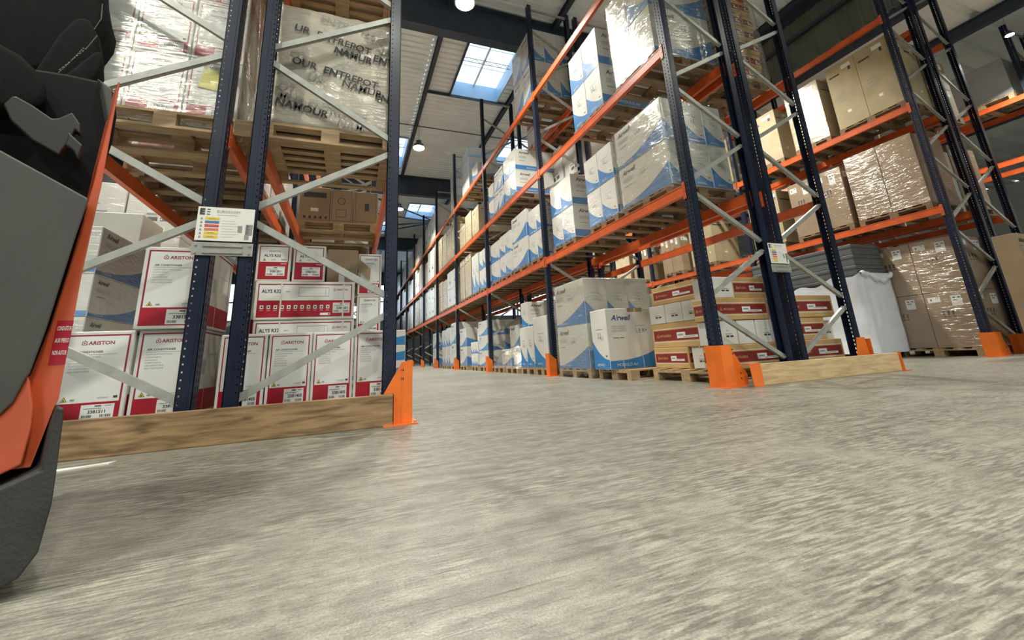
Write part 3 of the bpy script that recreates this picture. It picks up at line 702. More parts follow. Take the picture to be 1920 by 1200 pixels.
load_sign(4.655, 4.965, 3.435, 1.335, 1.585, 'white rack load notice with coloured bars on the middle rack end', 'grey steel spacer plate below the load notice of the middle rack')

# kerb boards and orange guards
def board(x0, x1, y, mt, label):
    mb = MB(); mb.box((x0, -.025, 0), (x1, .025, .213), mt); o = mb.build('wooden_board', bevel=.004); o.location = (0, y, 0); tag(o, label, 'board')
board(-2.12, .295, 3.27, 'board_brown', 'dark knotty wooden kerb board on the floor beside the forklift')
board(3.90, 6.33, 3.42-.11, 'board_pale', 'pale wooden kerb board on the floor at the middle rack end')
def guard_thing(name, label): r = empty(name); tag(r, label, 'rack guard'); return r
def plate(mb, pts, nrm, t, mt): mb.prism(pts, Vector(nrm)*t, mt)
# left rack end guard: gusset plate, folded edge, floor plate
r = guard_thing('rack_guard', 'orange guard with sloping gusset and two holes at the dark board end'); r.location = (.30, 3.27, 0)
mb = MB()
mb.prism([(-.07, .0, .215), (.055, 0, .43), (.125, 0, .445), (.125, 0, .012), (.0, 0, .012), (0, 0, .215)], (0, .008, 0), 'orange_bright')
for z in (.375, .315): mb.cyl((.06, -.001, z), (.06, .003, z), .011, 'rubber', 12)
mb.build('gusset_plate', r)
mb = MB(); mb.box((.125, -.0, .012), (.133, .30, .445), 'orange_bright'); mb.box((.0, -.035, .012), (.008, .0, .215), 'orange_bright'); mb.box((.055, -.004, .02), (.062, .0, .43), 'orange_bright'); mb.build('side_plate', r)
mb = MB(); mb.box((-.07, -.05, 0), (.17, .32, .010), 'orange_bright'); mb.cyl((.15, -.02, .01), (.15, -.02, .025), .012, 'bolt', 8); mb.build('floor_plate', r)
# middle rack end: folded orange guard around the post and a board holder
def v_guard(label, loc, h=.42, s=1, name='post_guard'):
    r = guard_thing(name, label); r.location = loc
    def P(x, y, z): return (s*x, y, z)
    mb = MB(); t = .006; H = h
    prof = [(-.075, .12), (-.075, .015), (-.045, -.065), (.075, -.085), (.115, -.05)]
    for i in range(len(prof)-1):
        (xa, ya), (xb, yb) = prof[i], prof[i+1]; ha = H if i < 3 else H; 
        d = Vector((xb-xa, yb-ya, 0)).normalized(); n_ = Vector((-d.y, d.x, 0))*t
        top_a = H; top_b = H if i < 3 else H-.04
        mb.prism([P(xa, ya, .01), P(xb, yb, .01), P(xb, yb, top_b), P(xa, ya, top_a)], (s*n_.x, n_.y, 0), 'orange_bright')
    mb.prism([P(.115, -.05, .01), P(.28, -.05, .01), P(.28, -.05, .12), P(.115, -.05, H-.04)], (0, .006, 0), 'orange_bright')
    mb.build('folded_shield', r, fix=True)
    mb = MB()
    for z in (H-.05, H-.09, .08, .13): mb.cyl(P(.13 if z > .2 else .19, -.053, z), P(.13 if z > .2 else .19, -.048, z), .008, 'rubber', 8)
    mb.build('bolt', r)
    mb = MB(); a, b = sorted2(s*-.09, -.10, 0, s*.2, .16, .008); mb.box(a, b, 'orange_bright'); mb.build('floor_plate', r)
    return r
v_guard('tall orange folded post guard at the pale board end', (3.60, 3.43, 0))
r = guard_thing('board_holder', 'low orange angle bracket holding the near end of the pale board'); r.location = (3.80, 3.28, 0)
mb = MB(); mb.prism([(.0, -.03, .0), (.10, -.06, 0), (.10, -.06, .225), (-.02, -.03, .225)], (0, .006, 0), 'orange_bright'); mb.prism([(.10, -.06, 0), (.135, -.035, 0), (.115, -.035, .20), (.10, -.06, .225)], (0, .006, 0), 'orange_bright')
mb.box((-.02, -.03, .219), (.10, .05, .225), 'orange_bright'); mb.build('holder_plate', r)
r = guard_thing('board_holder', 'orange angle bracket holding the far end of the pale board'); r.location = (6.335, 3.30, 0)
mb = MB(); mb.prism([(.0, -.04, .0), (.055, -.02, 0), (.035, -.02, .2), (.0, -.04, .225)], (0, .06, 0), 'orange_bright'); mb.box((.01, -.05, 0), (.13, .05, .008), 'orange_bright'); mb.build('holder_plate', r)
r = guard_thing('post_guard', 'tapering orange post guard standing behind the pale board'); r.location = (5.97, 3.40, 0)
mb = MB(); mb.prism([(-.22, .03, 0), (.11, .03, 0), (.04, .03, .42), (-.11, .03, .42)], (0, .006, 0), 'orange_bright'); mb.box((.09, .0, 0), (.10, .16, .40), 'orange_bright'); mb.build('folded_shield', r)
v_guard('orange folded guard at the end post of the second-aisle rack', (9.70, 3.70, 0), .38)
v_guard('orange folded guard on the inner end post of second-aisle rack', (10.62, 3.70, 0), .33)
# small post guards along the main aisle
def aisle_guard():
    r = empty('aisle_guard'); mb = MB()
    mb.prism([(-.05, -.02, .008), (-.05, .13, .008), (-.05, .13, .42), (-.05, -.02, .42)], (-.006, 0, 0), 'orange_bright')
    mb.prism([(-.05, -.02, .008), (.10, -.02, .008), (.10, -.02, .30), (-.05, -.02, .42)], (0, -.006, 0), 'orange_bright')
    mb.prism([(-.05, .13, .008), (.10, .13, .008), (.10, .13, .30), (-.05, .13, .42)], (0, .006, 0), 'orange_bright'); mb.build('folded_shield', r)
    mb = MB(); mb.box((-.10, -.06, 0), (.10, .17, .008), 'orange_bright'); mb.build('floor_plate', r); reg(r); return r
ag = None
for i in range(1, 9):
    if ag is None: ag = aisle_guard(); o = ag
    else: o = copy_tree(ag)
    o.location = (3.56, 3.45+BAY*i, 0); tag(o, 'small orange post guard on the main aisle, %s post of the middle rack' % ORD[i], 'rack guard', 'orange guards along the main aisle')

# ------------------------------------------------------------------ pallets
def plank(mb, a, b, mt): mb.box(a, b, mt)
def pallet_proto(L=1.2, W=.8, mt='wood', openn=False):
    """origin: centre of the footprint on its underside; L along x"""
    r = empty('wooden_pallet'); hx, hy = L/2, W/2
    mb = MB(); n = 5
    ws = [.145, .10, .145, .10, .145]; ws = [.10]+[.07]*5+[.10] if openn else ws; gap = (W-sum(ws))/(len(ws)-1); y = -hy
    for w_ in ws: mb.box((-hx, y, .122), (hx, y+w_, .144), mt); y += w_+gap
    mb.build('top_deck', r)
    for x in (-hx, -.0725, hx-.145):
        mb = MB(); mb.box((x, -hy, .100), (x+.145, hy, .1215), mt); mb.build('cross_board', r)
    for y, w_ in (((-hy, .07), (hy-.07, .07)) if openn else ((-hy, .10), (-.0725, .145), (hy-.10, .10))):
        mb = MB(); mb.box((-hx, y, 0), (hx, y+w_, .022), mt); mb.build('bottom_board', r)
        for x in (-hx, -.0725, hx-.145):
            mb = MB(); mb.box((x, y+.001, .0225), (x+.145, y+w_-.001, .0995), mt); mb.build('block', r)
    reg(r); return r
def pallet_simple(L=1.2, W=.8, mt='wood_dark'):
    hx, hy = L/2, W/2; mb = MB(); ws = [.145, .10, .145, .10, .145]; gap = (W-sum(ws))/4; y = -hy
    for w_ in ws: mb.box((-hx, y, .122), (hx, y+w_, .144), mt); y += w_+gap
    for x in (-hx, -.0725, hx-.145): mb.box((x, -hy, .100), (x+.145, hy, .1215), mt)
    for y, w_ in ((-hy, .10), (-.0725, .145), (hy-.10, .10)):
        mb.box((-hx, y, 0), (hx, y+w_, .022), mt)
        for x in (-hx, -.0725, hx-.145): mb.box((x, y+.001, .0225), (x+.145, y+w_-.001, .0995), mt)
    return mb.mesh('wooden_pallet')
PP = {}; PS = {}
def pallet(x, y, z, label, W=.8, L=1.2, mt='wood', simple=False, rz=0, openn=False):
    key = (round(L, 2), round(W, 2), mt)+((1,) if openn else ())
    if simple:
        if key not in PS: PS[key] = pallet_simple(L, W, mt)
        o = bpy.data.objects.new('wooden_pallet', PS[key]); COL.objects.link(o)
    else:
        if key not in PP: PP[key] = pallet_proto(L, W, mt, openn); o = PP[key]
        else: o = copy_tree(PP[key])
    o.location = (x, y, z); o.rotation_euler = (0, 0, rz); tag(o, label, 'pallet', 'wooden pallets')
    return o
LVN = ['floor', 'first beams', 'second beams', 'third beams']
def level_z(mod, lv):
    if lv == 0: return 0
    lst = {'3': LV['b'], '4': (4.35, 5.85)}.get(mod[0], LV['a']); return lst[lv-1]+.1315
POSN = {(0, 0): 'near corner', (0, 1): 'aisle side'}
def load(mod, bay, lv, y0, y1, n, H, kind, look, cat='box', nslot=0, xoff=.10, depth=None, simple=None, suf='', only_front=False, top_less=0, jit=.004, mt=None, faces=None, name='carton', xin=None, base='white_card', lowered=0):
    """pallet with n=(nx,ny,nz) cartons each H high; the load keeps to y0..y1"""
    x, s = MOD[mod]; z = level_z(mod, lv)+.001
    if depth is None: depth = 1.0 if mod[0] == '3' else 1.08
    if lv == 0: z = 0
    if simple is None: simple = bay > 2
    rk = RN[mod][0]; W = y1-y0; nx, ny, nz = n
    xf = x+s*xoff if lv else x+s*(xin if xin is not None else .03)
    xc = xf+s*depth/2; yc = (y0+y1)/2
    where = '%s pallet, %s bay, %s, %s%s' % (ORD[nslot], ORD[bay], LVN[lv], rk, '' if mod[1] == 'A' else ' back half')
    if mod[0] in '234' and False: pass
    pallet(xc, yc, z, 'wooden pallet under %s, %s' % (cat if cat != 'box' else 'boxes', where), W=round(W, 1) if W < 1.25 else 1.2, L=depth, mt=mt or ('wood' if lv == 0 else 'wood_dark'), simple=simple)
    cx, cy = depth/nx, W/ny
    size = (cx-.004, cy-.004, H-.002)
    rnd = random.Random(int(xc*100+yc*10+z*7))
    for iz in range(nz):
        for iy in range(ny):
            for ix in range(nx):
                if iy > 0 and ix > 0: continue       # inner cartons nobody can see
                if only_front and ix > 0: continue
                X = xf+s*(cx*(ix+.5))+rnd.uniform(-jit, jit); Y = y0+cy*(iy+.5)+rnd.uniform(-jit, jit)*.4
                fs = faces or {}
                me = carton_mesh(size, fs, base, suf, name)
                row_ = ['bottom', 'second', 'third', 'fourth', 'fifth', 'sixth'][iz] if iz < nz-1 or nz == 1 else 'top'
                if ny*nx == 1: pos = row_+' layer'
                else: pos = row_+' layer '+('near corner' if ix == 0 and iy == 0 else ('aisle place %s' % ['one', 'two', 'three', 'four', 'five'][iy] if ix == 0 else 'end place %s' % ['one', 'two', 'three', 'four'][ix]))
                lab = '%s, %s, %s pallet, %s bay, %s, %s' % (look, pos, ORD[nslot], ORD[bay], LVN[lv], rk.replace(' rack', ''))
                put(name, me, X, Y, z+.145+H*iz, lab, cat, look+' in the '+rk)
AIRL = {'-x': 'air_long', '+x': 'air_long', '-y': 'air_short', '+y': 'air_short'}      # long side faces the aisle
AIRS = {'-x': 'air_short', '+x': 'air_short', '-y': 'air_band', '+y': 'air_long'}       # short side faces the aisle
AIRS2 = {'-x': 'air_short', '+x': 'air_short', '-y': 'air_long', '+y': 'air_long'}
TAN = {k: 'tan' for k in ('-x', '+x', '-y', '+y')}
BRN = {k: 'brown' for k in ('-x', '+x', '-y', '+y')}
WHS = {k: 'white_small' for k in ('-x', '+x', '-y', '+y')}
LBL = {k: 'lblue' for k in ('-x', '+x', '-y', '+y')}
REDL = {'-x': 'red_long', '+x': 'red_long', '-y': 'red_long', '+y': 'red_long'}
wv = 'white blue wave box'
def L2A(bay, lv, y0, y1, n, H, faces, slot, suf='_film', look=wv, **k): load('2A', bay, lv, y0, y1, n, H, 'c', look, nslot=slot, faces=faces, suf=suf, **k)
# --- middle rack, aisle side, first beams
L2A(0, 1, 3.81, 4.85, (3, 1, 2), .62, AIRL, 0, depth=1.05, name='wave_box')
L2A(0, 1, 4.97, 5.80, (1, 2, 2), .60, AIRS, 1, name='wave_box')
L2A(0, 1, 6.30, 7.18, (1, 2, 2), .62, AIRS, 2, name='wave_box')
L2A(1, 1, 7.52, 8.36, (1, 2, 2), .58, AIRS2, 0, name='wave_box')
L2A(1, 1, 8.48, 9.44, (1, 1, 2), .66, AIRL, 1, name='wave_box')
L2A(1, 1, 9.56, 10.40, (1, 2, 2), .56, AIRS2, 2, name='wave_box')
L2A(1, 1, 10.50, 11.22, (1, 1, 2), .55, AIRS2, 3, name='wave_box')
L2A(2, 1, 11.6, 12.4, (1, 2, 2), .60, AIRS, 0, name='wave_box')
L2A(2, 1, 12.5, 13.3, (1, 2, 1), 1.25, AIRS2, 1, name='wave_box')
L2A(2, 1, 13.4, 14.2, (1, 2, 1), 1.45, TAN, 2, look='tall tan box', suf='_film', name='tall_box', base='tan')
L2A(2, 1, 14.3, 15.0, (1, 2, 1), 1.45, TAN, 3, look='tall tan box', suf='_film', name='tall_box', base='tan')
# second beams
L2A(0, 2, 3.74, 4.66, (1, 2, 2), .76, AIRS2, 0, name='wave_box')
L2A(0, 2, 5.02, 5.98, (1, 2, 2), .74, AIRS, 1, name='wave_box')
L2A(1, 2, 8.95, 9.80, (1, 2, 2), .60, AIRS, 0, name='wave_box')
L2A(1, 2, 9.90, 10.62, (1, 2, 2), .58, AIRL, 1, name='wave_box')
L2A(1, 2, 10.72, 11.2, (1, 1, 2), .50, AIRS2, 2, name='wave_box')
L2A(2, 2, 12.3, 13.1, (1, 1, 1), .9, TAN, 0, look='square tan box', name='tan_box', base='tan')
L2A(2, 2, 13.2, 14.0, (1, 1, 2), .5, TAN, 1, look='square tan box', name='tan_box', base='tan')
L2A(2, 2, 14.1, 14.9, (1, 1, 1), .8, TAN, 2, look='square tan box', name='tan_box', base='tan')
# third beams
L2A(1, 3, 7.56, 8.76, (3, 2, 2), .88, AIRL, 0, name='wave_box')
L2A(2, 3, 13.3, 14.3, (1, 1, 4), .40, LBL, 0, look='pale blue printed box', name='pale_blue_box')
L2A(2, 3, 12.2, 12.9, (1, 1, 1), .5, AIRS2, 1, name='wave_box')
L2A(3, 3, 15.4, 16.3, (1, 1, 4), .42, LBL, 0, look='pale blue printed box', name='pale_blue_box')
# deeper bays: tall wrapped cartons
rnd = random.Random(3)
looks = [('tall white wrapped box', 'tall_white_box', {k: 'white_small' for k in ('-x', '-y')}, 'white_card'), ('tall tan box', 'tall_box', TAN, 'tan'), ('wrapped brown box', 'brown_box', {}, 'brown')]
for bay in range(3, 10):
    ys = Y0['2A']+BAY*bay
    for lv in (1, 2, 3):
        if lv == 3 and bay in (3,): continue
        for sl in range(4):
            y0 = ys+.17+sl*.93
            li = 0 if rnd.random() < .62 else (1 if rnd.random() < .5 else 2)
            if bay == 3 and lv == 2: li = 1
            look, nm, fc, bs = looks[li]
            load('2A', bay, lv, y0, y0+.84, (1, 1, 2 if lv == 1 else 1), (rnd.uniform(.62, .78) if lv == 1 else rnd.uniform(1.1, 1.6)), 'c', look, nslot=sl, faces=fc, suf='_film', name=nm, base=bs, simple=True)
# --- floor of the middle rack
def single(name, size, x0, y0, z0, faces, label, cat='box', suf='', base='white_card', rz=0, tilt=(0, 0), group=None):
    """carton given by its low x / low y / low z corner"""
    me = carton_mesh((size[0], size[1], size[2]), faces, base, suf, name)
    return put(name, me, x0+size[0]/2, y0+size[1]/2, z0, label, cat, group, rz, tilt)
# bay one: mixed red-banded cartons on a pallet at the row end
pallet(4.50, 4.30, 0, 'wooden pallet under red-banded cartons at the middle rack end', W=1.2, L=1.2)
RB = {'-y': 'red_long', '-x': 'red_long', '+x': 'red_long'}; WE = {'-y': 'white_small', '-x': 'white_small'}
def rb(x0, x1, y0, y1, z0, z1, lab, f=RB, nm='red_banded_box', base='ochre', rz=0, cat='box'):
    single(nm, (x1-x0, y1-y0, z1-z0), x0, y0, z0, f, lab, cat, '', base, rz)
X2 = 3.90; X3 = 4.06
rb(X2+.02, 4.90, 3.66, 3.98, .146, .415, 'red-banded carton lowest on the middle rack end pallet, half behind the brace')
rb(X3, X3+.30, 4.02, 4.30, .146, .405, 'small white carton at floor pallet corner under loose film, behind tall orange guard', WE, 'white_small_box', 'white_card')
rb(X3-.02, X3+.30, 4.34, 5.0, .146, .415, 'red-banded carton with barcode, bottom row facing the main aisle beside the open box')
rb(X3-.01, X3+.31, 4.02, 5.0, .418, .74, 'strapped brown carton with dark red band, second row facing the main aisle')
for k in range(3):
    rb(X2+.0+.30*k, X2+.285+.30*k, 3.68, 3.98, .418, .69, '%s of three white cartons between the red-banded rows of the middle rack end' % ('nearest the aisle' if k == 0 else 'middle one' if k == 1 else 'innermost'), WE, 'white_small_box', 'white_card')
rb(X2-.02, 4.75, 3.67, 3.99, .695, .955, 'red-banded carton just above the three white cartons of the middle rack end', rz=.012)
for k in range(3):
    rb(X3-.01, X3+.29, 4.04+.325*k, 4.355+.325*k, .744, 1.0, 'white carton with small print facing the main aisle, %s the guarded end post' % ('next to' if k == 0 else 'one away from' if k == 1 else 'two away from'), WE, 'white_small_box', 'white_card')
rb(X3-.01, X3+.30, 4.06, 4.9, 1.003, 1.25, 'dark brown red-banded carton on top, facing the main aisle')
rb(X2+.06, X2+.37, 3.70, 4.02, .958, 1.21, 'topmost white carton beside the top red-banded carton at row end', WE, 'white_small_box', 'white_card')
rb(X2+.38, 4.84, 3.72, 4.02, .958, 1.215, 'topmost bright red-banded carton at the middle rack end')
# back half of the row end
pallet(5.72, 4.3, 0, 'wooden pallet under red-banded cartons, back half of the middle rack end', W=1.2, L=1.2)
rb(5.02, 5.98, 3.68, 4.0, .146, .42, 'bottom red-banded carton of the back half stack at row end')
rb(4.94, 5.74, 3.69, 4.01, .423, .70, 'middle red-banded carton of the back half stack at row end')
rb(5.75, 5.97, 3.75, 4.01, .423, .66, 'white carton tucked beside the middle red-banded carton of back half', WE, 'white_small_box', 'white_card')
rb(4.98, 5.96, 3.68, 4.0, .703, .985, 'top red-banded carton of the back half stack at row end', rz=-.01)
rb(4.86, 4.945, 3.70, 3.95, .146, .95, 'narrow upright white carton standing in the gap between paired frames', WE, 'white_small_box', 'white_card')
# crumpled film on the small carton
def film_heap(name, label, x0, x1, y0, y1, z0, z1, seed, parent=None, n=22, flat=False):
    r_ = random.Random(seed); mb = MB(); idx = {}
    for i in range(n+1):
        for j in range(n+1):
            u, v = i/n, j/n; e = (math.sin(math.pi*u)*math.sin(math.pi*v))**.45
            z = z0+(z1-z0)*e*(.8+.2*math.sin(7*u+seed)*math.cos(9*v)) + r_.uniform(-1, 1)*.03*(z1-z0)
            mb.v.append((x0+(x1-x0)*u+r_.uniform(-.01, .01), y0+(y1-y0)*v+r_.uniform(-.01, .01), max(z, z0)))
    k_ = mb.mi('stretch_film')
    for i in range(n):
        for j in range(n):
            a = i*(n+1)+j; mb.f.append((a, a+n+1, a+n+2, a+1)); mb.m.append(k_)
    o = mb.build(name, smooth=True); tag(o, label, 'plastic film'); return o
film_heap('crumpled_film', 'crumpled clear film lying on the small white carton by the orange guard', 4.04, 4.34, 4.02, 4.32, .407, .48, 3, n=10)
film_heap('crumpled_film', 'scraps of clear film on the floor in front of the open box pallet', 3.55, 3.95, 4.72, 5.0, .001, .05, 5, n=12)
# open wave box on its pallet
pallet(4.30, 5.47, 0, 'wooden pallet under the big open wave box on the main aisle', W=.82, L=1.3)
pallet(5.6, 5.9, 0, 'wooden pallet at the back behind the big open wave box', W=.8, L=1.2)
o = single('open_wave_box', (1.14, .44, .89), 3.57, 5.42, .146, {'-y': ('air_long', dict(wv=(.13, .46, 2.6), ink='inkblue')), '-x': ('air_short', dict(wv=(.15, .48, 2.0)))}, 'big clean white wave box with torn brown patch on its top edge')
mb = MB(); mb.box((-.17, -.2230, .835), (.10, -.2205, .895), 'brown'); mb.poly([(-.20, -.2225, .893), (.12, -.2225, .893), (.10, -.16, .90), (-.17, -.16, .90)], 'brown'); pt = mb.build('torn_patch', o)
for k, x in enumerate((-.38, -.02, .26)):
    mb = MB(); mb.bar((x-.02, -.224, .89), (x+.05, -.224, .0), .008, .002, 'white_print', (0, 1, 0)); mb.build('strap', o)
# tall wrapped stack behind it
pallet(4.25, 6.58, 0, 'wooden pallet under the tall wrapped wave boxes on the main aisle', W=1.1, L=1.3)
for iz, (z, h) in enumerate(((.146, .72), (.868, .76))):
    for ix in range(3):
        single('wave_box', (.43, 1.08, h), 3.60+.432*ix, 6.03, z, {'-x': ('air_long', dict(wv=(.05, .50, 1.5))), '-y': ('air_short', dict(wv=(.10, .50, 1.6)))}, '%s wrapped wave box, %s, behind the big open wave box' % ('lower' if iz == 0 else 'upper', ('on the aisle side', 'in the middle', 'farther inside')[ix]), suf='_film')
def wrap_sleeve(name, label, x0, x1, y0, y1, z0, z1, seed=1, amp=.018, nz=26, nx=14, cat='plastic film', mt='stretch_film', flare=0, sides='all'):
    """film sleeve round a load: open top and bottom, wrinkled"""
    r_ = random.Random(seed); mb = MB(); per = []
    def edge(a, b, n): return [(a[0]+(b[0]-a[0])*k/n, a[1]+(b[1]-a[1])*k/n) for k in range(n)]
    c = [(x0, y1), (x0, y0), (x1, y0), (x1, y1)]
    ring = edge(c[0], c[1], nx)+edge(c[1], c[2], nx)+edge(c[2], c[3], nx)+(edge(c[3], c[0], nx) if sides == 'all' else [c[3]])
    N_ = len(ring); xm, ym = (x0+x1)/2, (y0+y1)/2
    for k in range(nz+1):
        t = k/nz
        for (x, y) in ring:
            d = Vector((x-xm, y-ym)).normalized(); a = amp*(r_.random()*.8) + (flare*(1-t)**3 if flare else 0)
            mb.v.append((x+d.x*a, y+d.y*a, z0+(z1-z0)*t+(r_.uniform(-.03, .03) if k in (0, nz) else 0)))
    i_ = mb.mi(mt); lim = N_ if sides == 'all' else N_-1
    for k in range(nz):
        for j in range(lim):
            a, b = k*N_+j, k*N_+(j+1) % N_; mb.f.append((a, b, b+N_, a+N_)); mb.m.append(i_)
    o = mb.build(name, smooth=True); tag(o, label, cat); return o
wrap_sleeve('stretch_wrap', 'clear wrinkled wrap round the tall wave boxes behind the open box', 3.575, 4.92, 6.0, 7.13, .05, 1.63, 4)
wrap_sleeve('stretch_wrap', 'shiny clear wrap round the lowest beam wave boxes nearest the row end', 3.68, 4.78, 3.78, 4.88, 2.38, 3.67, 9, .012)
wrap_sleeve('stretch_wrap', 'shiny clear wrap round the second beam wave boxes nearest the row end', 3.68, 4.92, 3.71, 4.69, 4.30, 5.87, 12, .012)
# bay two floor
L2A(1, 0, 7.62, 8.30, (1, 1, 1), 1.02, {'-x': 'air_short', '-y': 'air_long'}, 0, suf='', depth=1.2, look='clean tall wave box', name='wave_box')
L2A(1, 0, 8.34, 9.1, (1, 2, 1), .86, AIRS2, 1, suf='', look='clean wave box', name='wave_box')
single('wave_box', (1.0, .4, .55), 3.66, 8.62, 1.01, {'-y': 'air_long', '-x': 'air_short'}, 'wave box lying across the two clean wave boxes, second bay floor')
pallet(4.2, 9.65, 0, 'wooden pallet under the sagging film heap, second bay', W=.8)
pallet(4.2, 10.6, 0, 'second wooden pallet under the sagging film heap', W=.8)
film_heap('crumpled_film', 'big sagging heap of shiny clear film over wave boxes, second bay floor', 3.55, 4.9, 9.15, 11.15, .10, .86, 8, n=26)
single('wave_box', (.9, .7, .45), 3.8, 9.3, .146, AIRL, 'wave box buried under the sagging film heap, nearer one', suf='_film')
single('wave_box', (.9, .7, .42), 3.8, 10.2, .146, AIRL, 'wave box buried under the sagging film heap, deeper one', suf='_film')
single('wave_box', (.9, .7, .62), 4.1, 10.3, .57, AIRL, 'wave box leaning behind the sagging film heap', suf='_film')
# pallets standing on edge in the back half
for k in range(5):
    o = pallet(5.35, 8.6+.22*k, .62, 'wooden pallet standing on edge, %s of five, back half second bay' % ORD[k], W=1.2, L=1.2, mt='wood_dark', simple=True)
    o.rotation_euler = (math.radians(84), 0, 0)
single('brown_box', (.9, .85, 1.5), 5.0, 6.42, .0, {}, 'dull brown crate in the back half behind the tall wave boxes', base='brown')
for k in range(6):
    single('white_small_box', (.40, .4, .40), 5.05+.41*(k % 2), 5.95, .146+.41*(k//2), WE, 'white carton with dark digits behind the open box, %s row, %s' % (ORD[k//2], 'aisle column' if k % 2 == 0 else 'inner column'))
# bay three and on, floor
L2A(2, 0, 11.62, 12.5, (2, 1, 3), .43, AIRL, 0, look='wrapped floor wave box', name='wave_box')
L2A(2, 0, 12.62, 13.4, (1, 4, 2), .36, AIRS2, 1, suf='', look='small clean wave box', name='wave_box')
single('wave_box', (1.0, .7, .42), 3.85, 12.66, .87, AIRL, 'wave box lying on the small clean wave boxes, third bay')
L2A(2, 0, 14.0, 14.9, (1, 1, 2), .62, AIRL, 2, look='wrapped floor wave box', name='wave_box')
L2A(3, 0, 15.4, 16.3, (1, 1, 2), .78, AIRL, 0, look='wrapped floor wave box', name='wave_box')
L2A(3, 0, 16.4, 17.2, (1, 2, 2), .72, AIRS2, 1, look='wrapped floor wave box', name='wave_box')
L2A(3, 0, 17.3, 18.1, (1, 2, 2), .70, AIRS2, 2, look='wrapped floor wave box', name='wave_box')
L2A(4, 0, 19.4, 20.3, (1, 1, 2), .7, AIRL, 0, look='wrapped floor wave box', name='wave_box')
# --- back half of the middle rack
def L2B(bay, lv, y0, y1, n, H, faces, slot, suf='', look='', **k): load('2B', bay, lv, y0, y1, n, H, 'c', look, nslot=slot, faces=faces, suf=suf, **k)
L2B(0, 2, 3.85, 4.75, (3, 1, 6), .25, {'-y': 'red_long', '+x': 'red_long', '-x': 'red_long'}, 0, suf='', look='red-banded back box', name='red_banded_box', base='ochre', depth=.72, xoff=.04, jit=.03)
wrap_sleeve('stretch_wrap', 'clear loose wrap round the slumping red-banded boxes, second beams back half', 5.16, 5.98, 3.82, 4.78, 4.22, 5.90, 15, .03)
L2B(0, 3, 4.2, 5.1, (1, 1, 1), 1.2, {}, 0, look='plain white back box', name='plain_box', suf='_film')
for bay in range(1, 5):
    ys = Y0['2B']+BAY*bay
    for lv in (1, 2):
        for sl in range(4):
            if (bay, lv, sl) in ((1, 1, 0),): continue
            L2B(bay, lv, ys+.17+.93*sl, ys+1.0+.93*sl, (1, 1, 1), .95 if (sl+bay) % 2 else 1.2, WHS if (bay+sl) % 3 else {}, sl, suf='_film', look='white back box', name='plain_box', simple=True)
for sl in range(3):
    L2B(1, 3, 7.6+1.0*sl, 8.5+1.0*sl, (2, 1, 2), .7, {'-y': 'white_small', '-x': 'ariston'}, sl, suf='_film', look='red and white box', name='red_white_box', simple=True)
# --- second-aisle rack
def L3(bay, lv, y0, y1, n, H, faces, slot, suf='', look='', mod='3A', **k): load(mod, bay, lv, y0, y1, n, H, 'c', look, nslot=slot, faces=faces, suf=suf, **k)
for iy in range(2):
    for iz in range(2):
        single('big_brown_box', (1.0, .66, .97), 9.93, 3.86+.665*iy, .146+.975*iz, BRN, 'big taped brown box with white labels, %s, %s the guarded end post' % ('upper' if iz else 'lower', 'next to' if iy == 0 else 'one away from'), suf='_film', base='brown')
pallet(10.43, 4.5, 0, 'wooden pallet under the four big taped brown boxes', W=1.2, L=1.15)
L3(0, 1, 3.95, 5.15, (1, 2, 1), 1.40, {'-x': ('plain', dict(c='brown')), '-y': ('plain', dict(c='brown'))}, 0, suf='_film', look='film covered brown box', name='brown_box', base='brown')
L3(0, 1, 5.25, 6.45, (1, 2, 1), 1.3, {'-x': 'brown', '-y': 'brown'}, 1, suf='_film', look='film covered brown box', name='brown_box', base='brown')
L3(0, 1, 6.75, 7.6, (1, 3, 1), 1.35, TAN, 2, suf='', look='upright tan box', name='tan_box', base='tan')
L3(0, 2, 3.87, 5.05, (2, 2, 1), 1.50, TAN, 0, suf='', look='tall tan appliance box', name='tall_tan_box', base='tan')
L3(0, 2, 5.25, 6.05, (1, 1, 1), 1.45, TAN, 1, suf='_film', look='tall tan appliance box', name='tall_tan_box', base='tan')
L3(0, 2, 6.35, 7.15, (2, 1, 1), 1.35, TAN, 2, suf='_film', look='tall tan appliance box', name='tall_tan_box', base='tan')
L3(1, 2, 7.85, 8.7, (1, 1, 1), 1.3, TAN, 0, look='pale tan box', name='tan_box', base='tan')
L3(1, 2, 9.0, 9.85, (1, 1, 1), 1.2, TAN, 1, look='pale tan box', name='tan_box', base='tan')
L3(1, 1, 8.9, 9.8, (1, 3, 1), 1.35, TAN, 0, look='upright tan box', name='tan_box', base='tan')
L3(1, 1, 10.2, 11.1, (1, 2, 1), 1.2, BRN, 1, look='plain brown box', name='brown_box', base='brown')
L3(2, 1, 11.8, 12.7, (1, 2, 1), 1.2, BRN, 0, look='plain brown box', name='brown_box', base='brown')
L3(2, 1, 12.9, 13.8, (1, 2, 1), 1.3, TAN, 1, look='plain tan box', name='tan_box', base='tan')
for sl in range(3): L3(1, 0, 8.0+1.1*sl, 9.0+1.1*sl, (1, 1, 2), .75, {}, sl, suf='_film', look='white wrapped floor box', name='plain_box', simple=True)
L3(0, 1, 3.95, 4.9, (1, 1, 1), 1.3, BRN, 0, look='brown back box', mod='3B', name='brown_box', base='brown', suf='_film')
L3(0, 2, 3.95, 4.9, (2, 1, 2), .68, BRN, 0, look='plain brown back box', mod='3B', name='brown_box', base='brown')
L3(0, 1, 5.2, 6.2, (1, 1, 1), 1.2, {}, 1, look='white back box', mod='3B', name='plain_box', suf='_film')
L3(0, 2, 5.2, 6.2, (1, 1, 1), 1.2, {}, 1, look='white back box', mod='3B', name='plain_box', suf='_film')
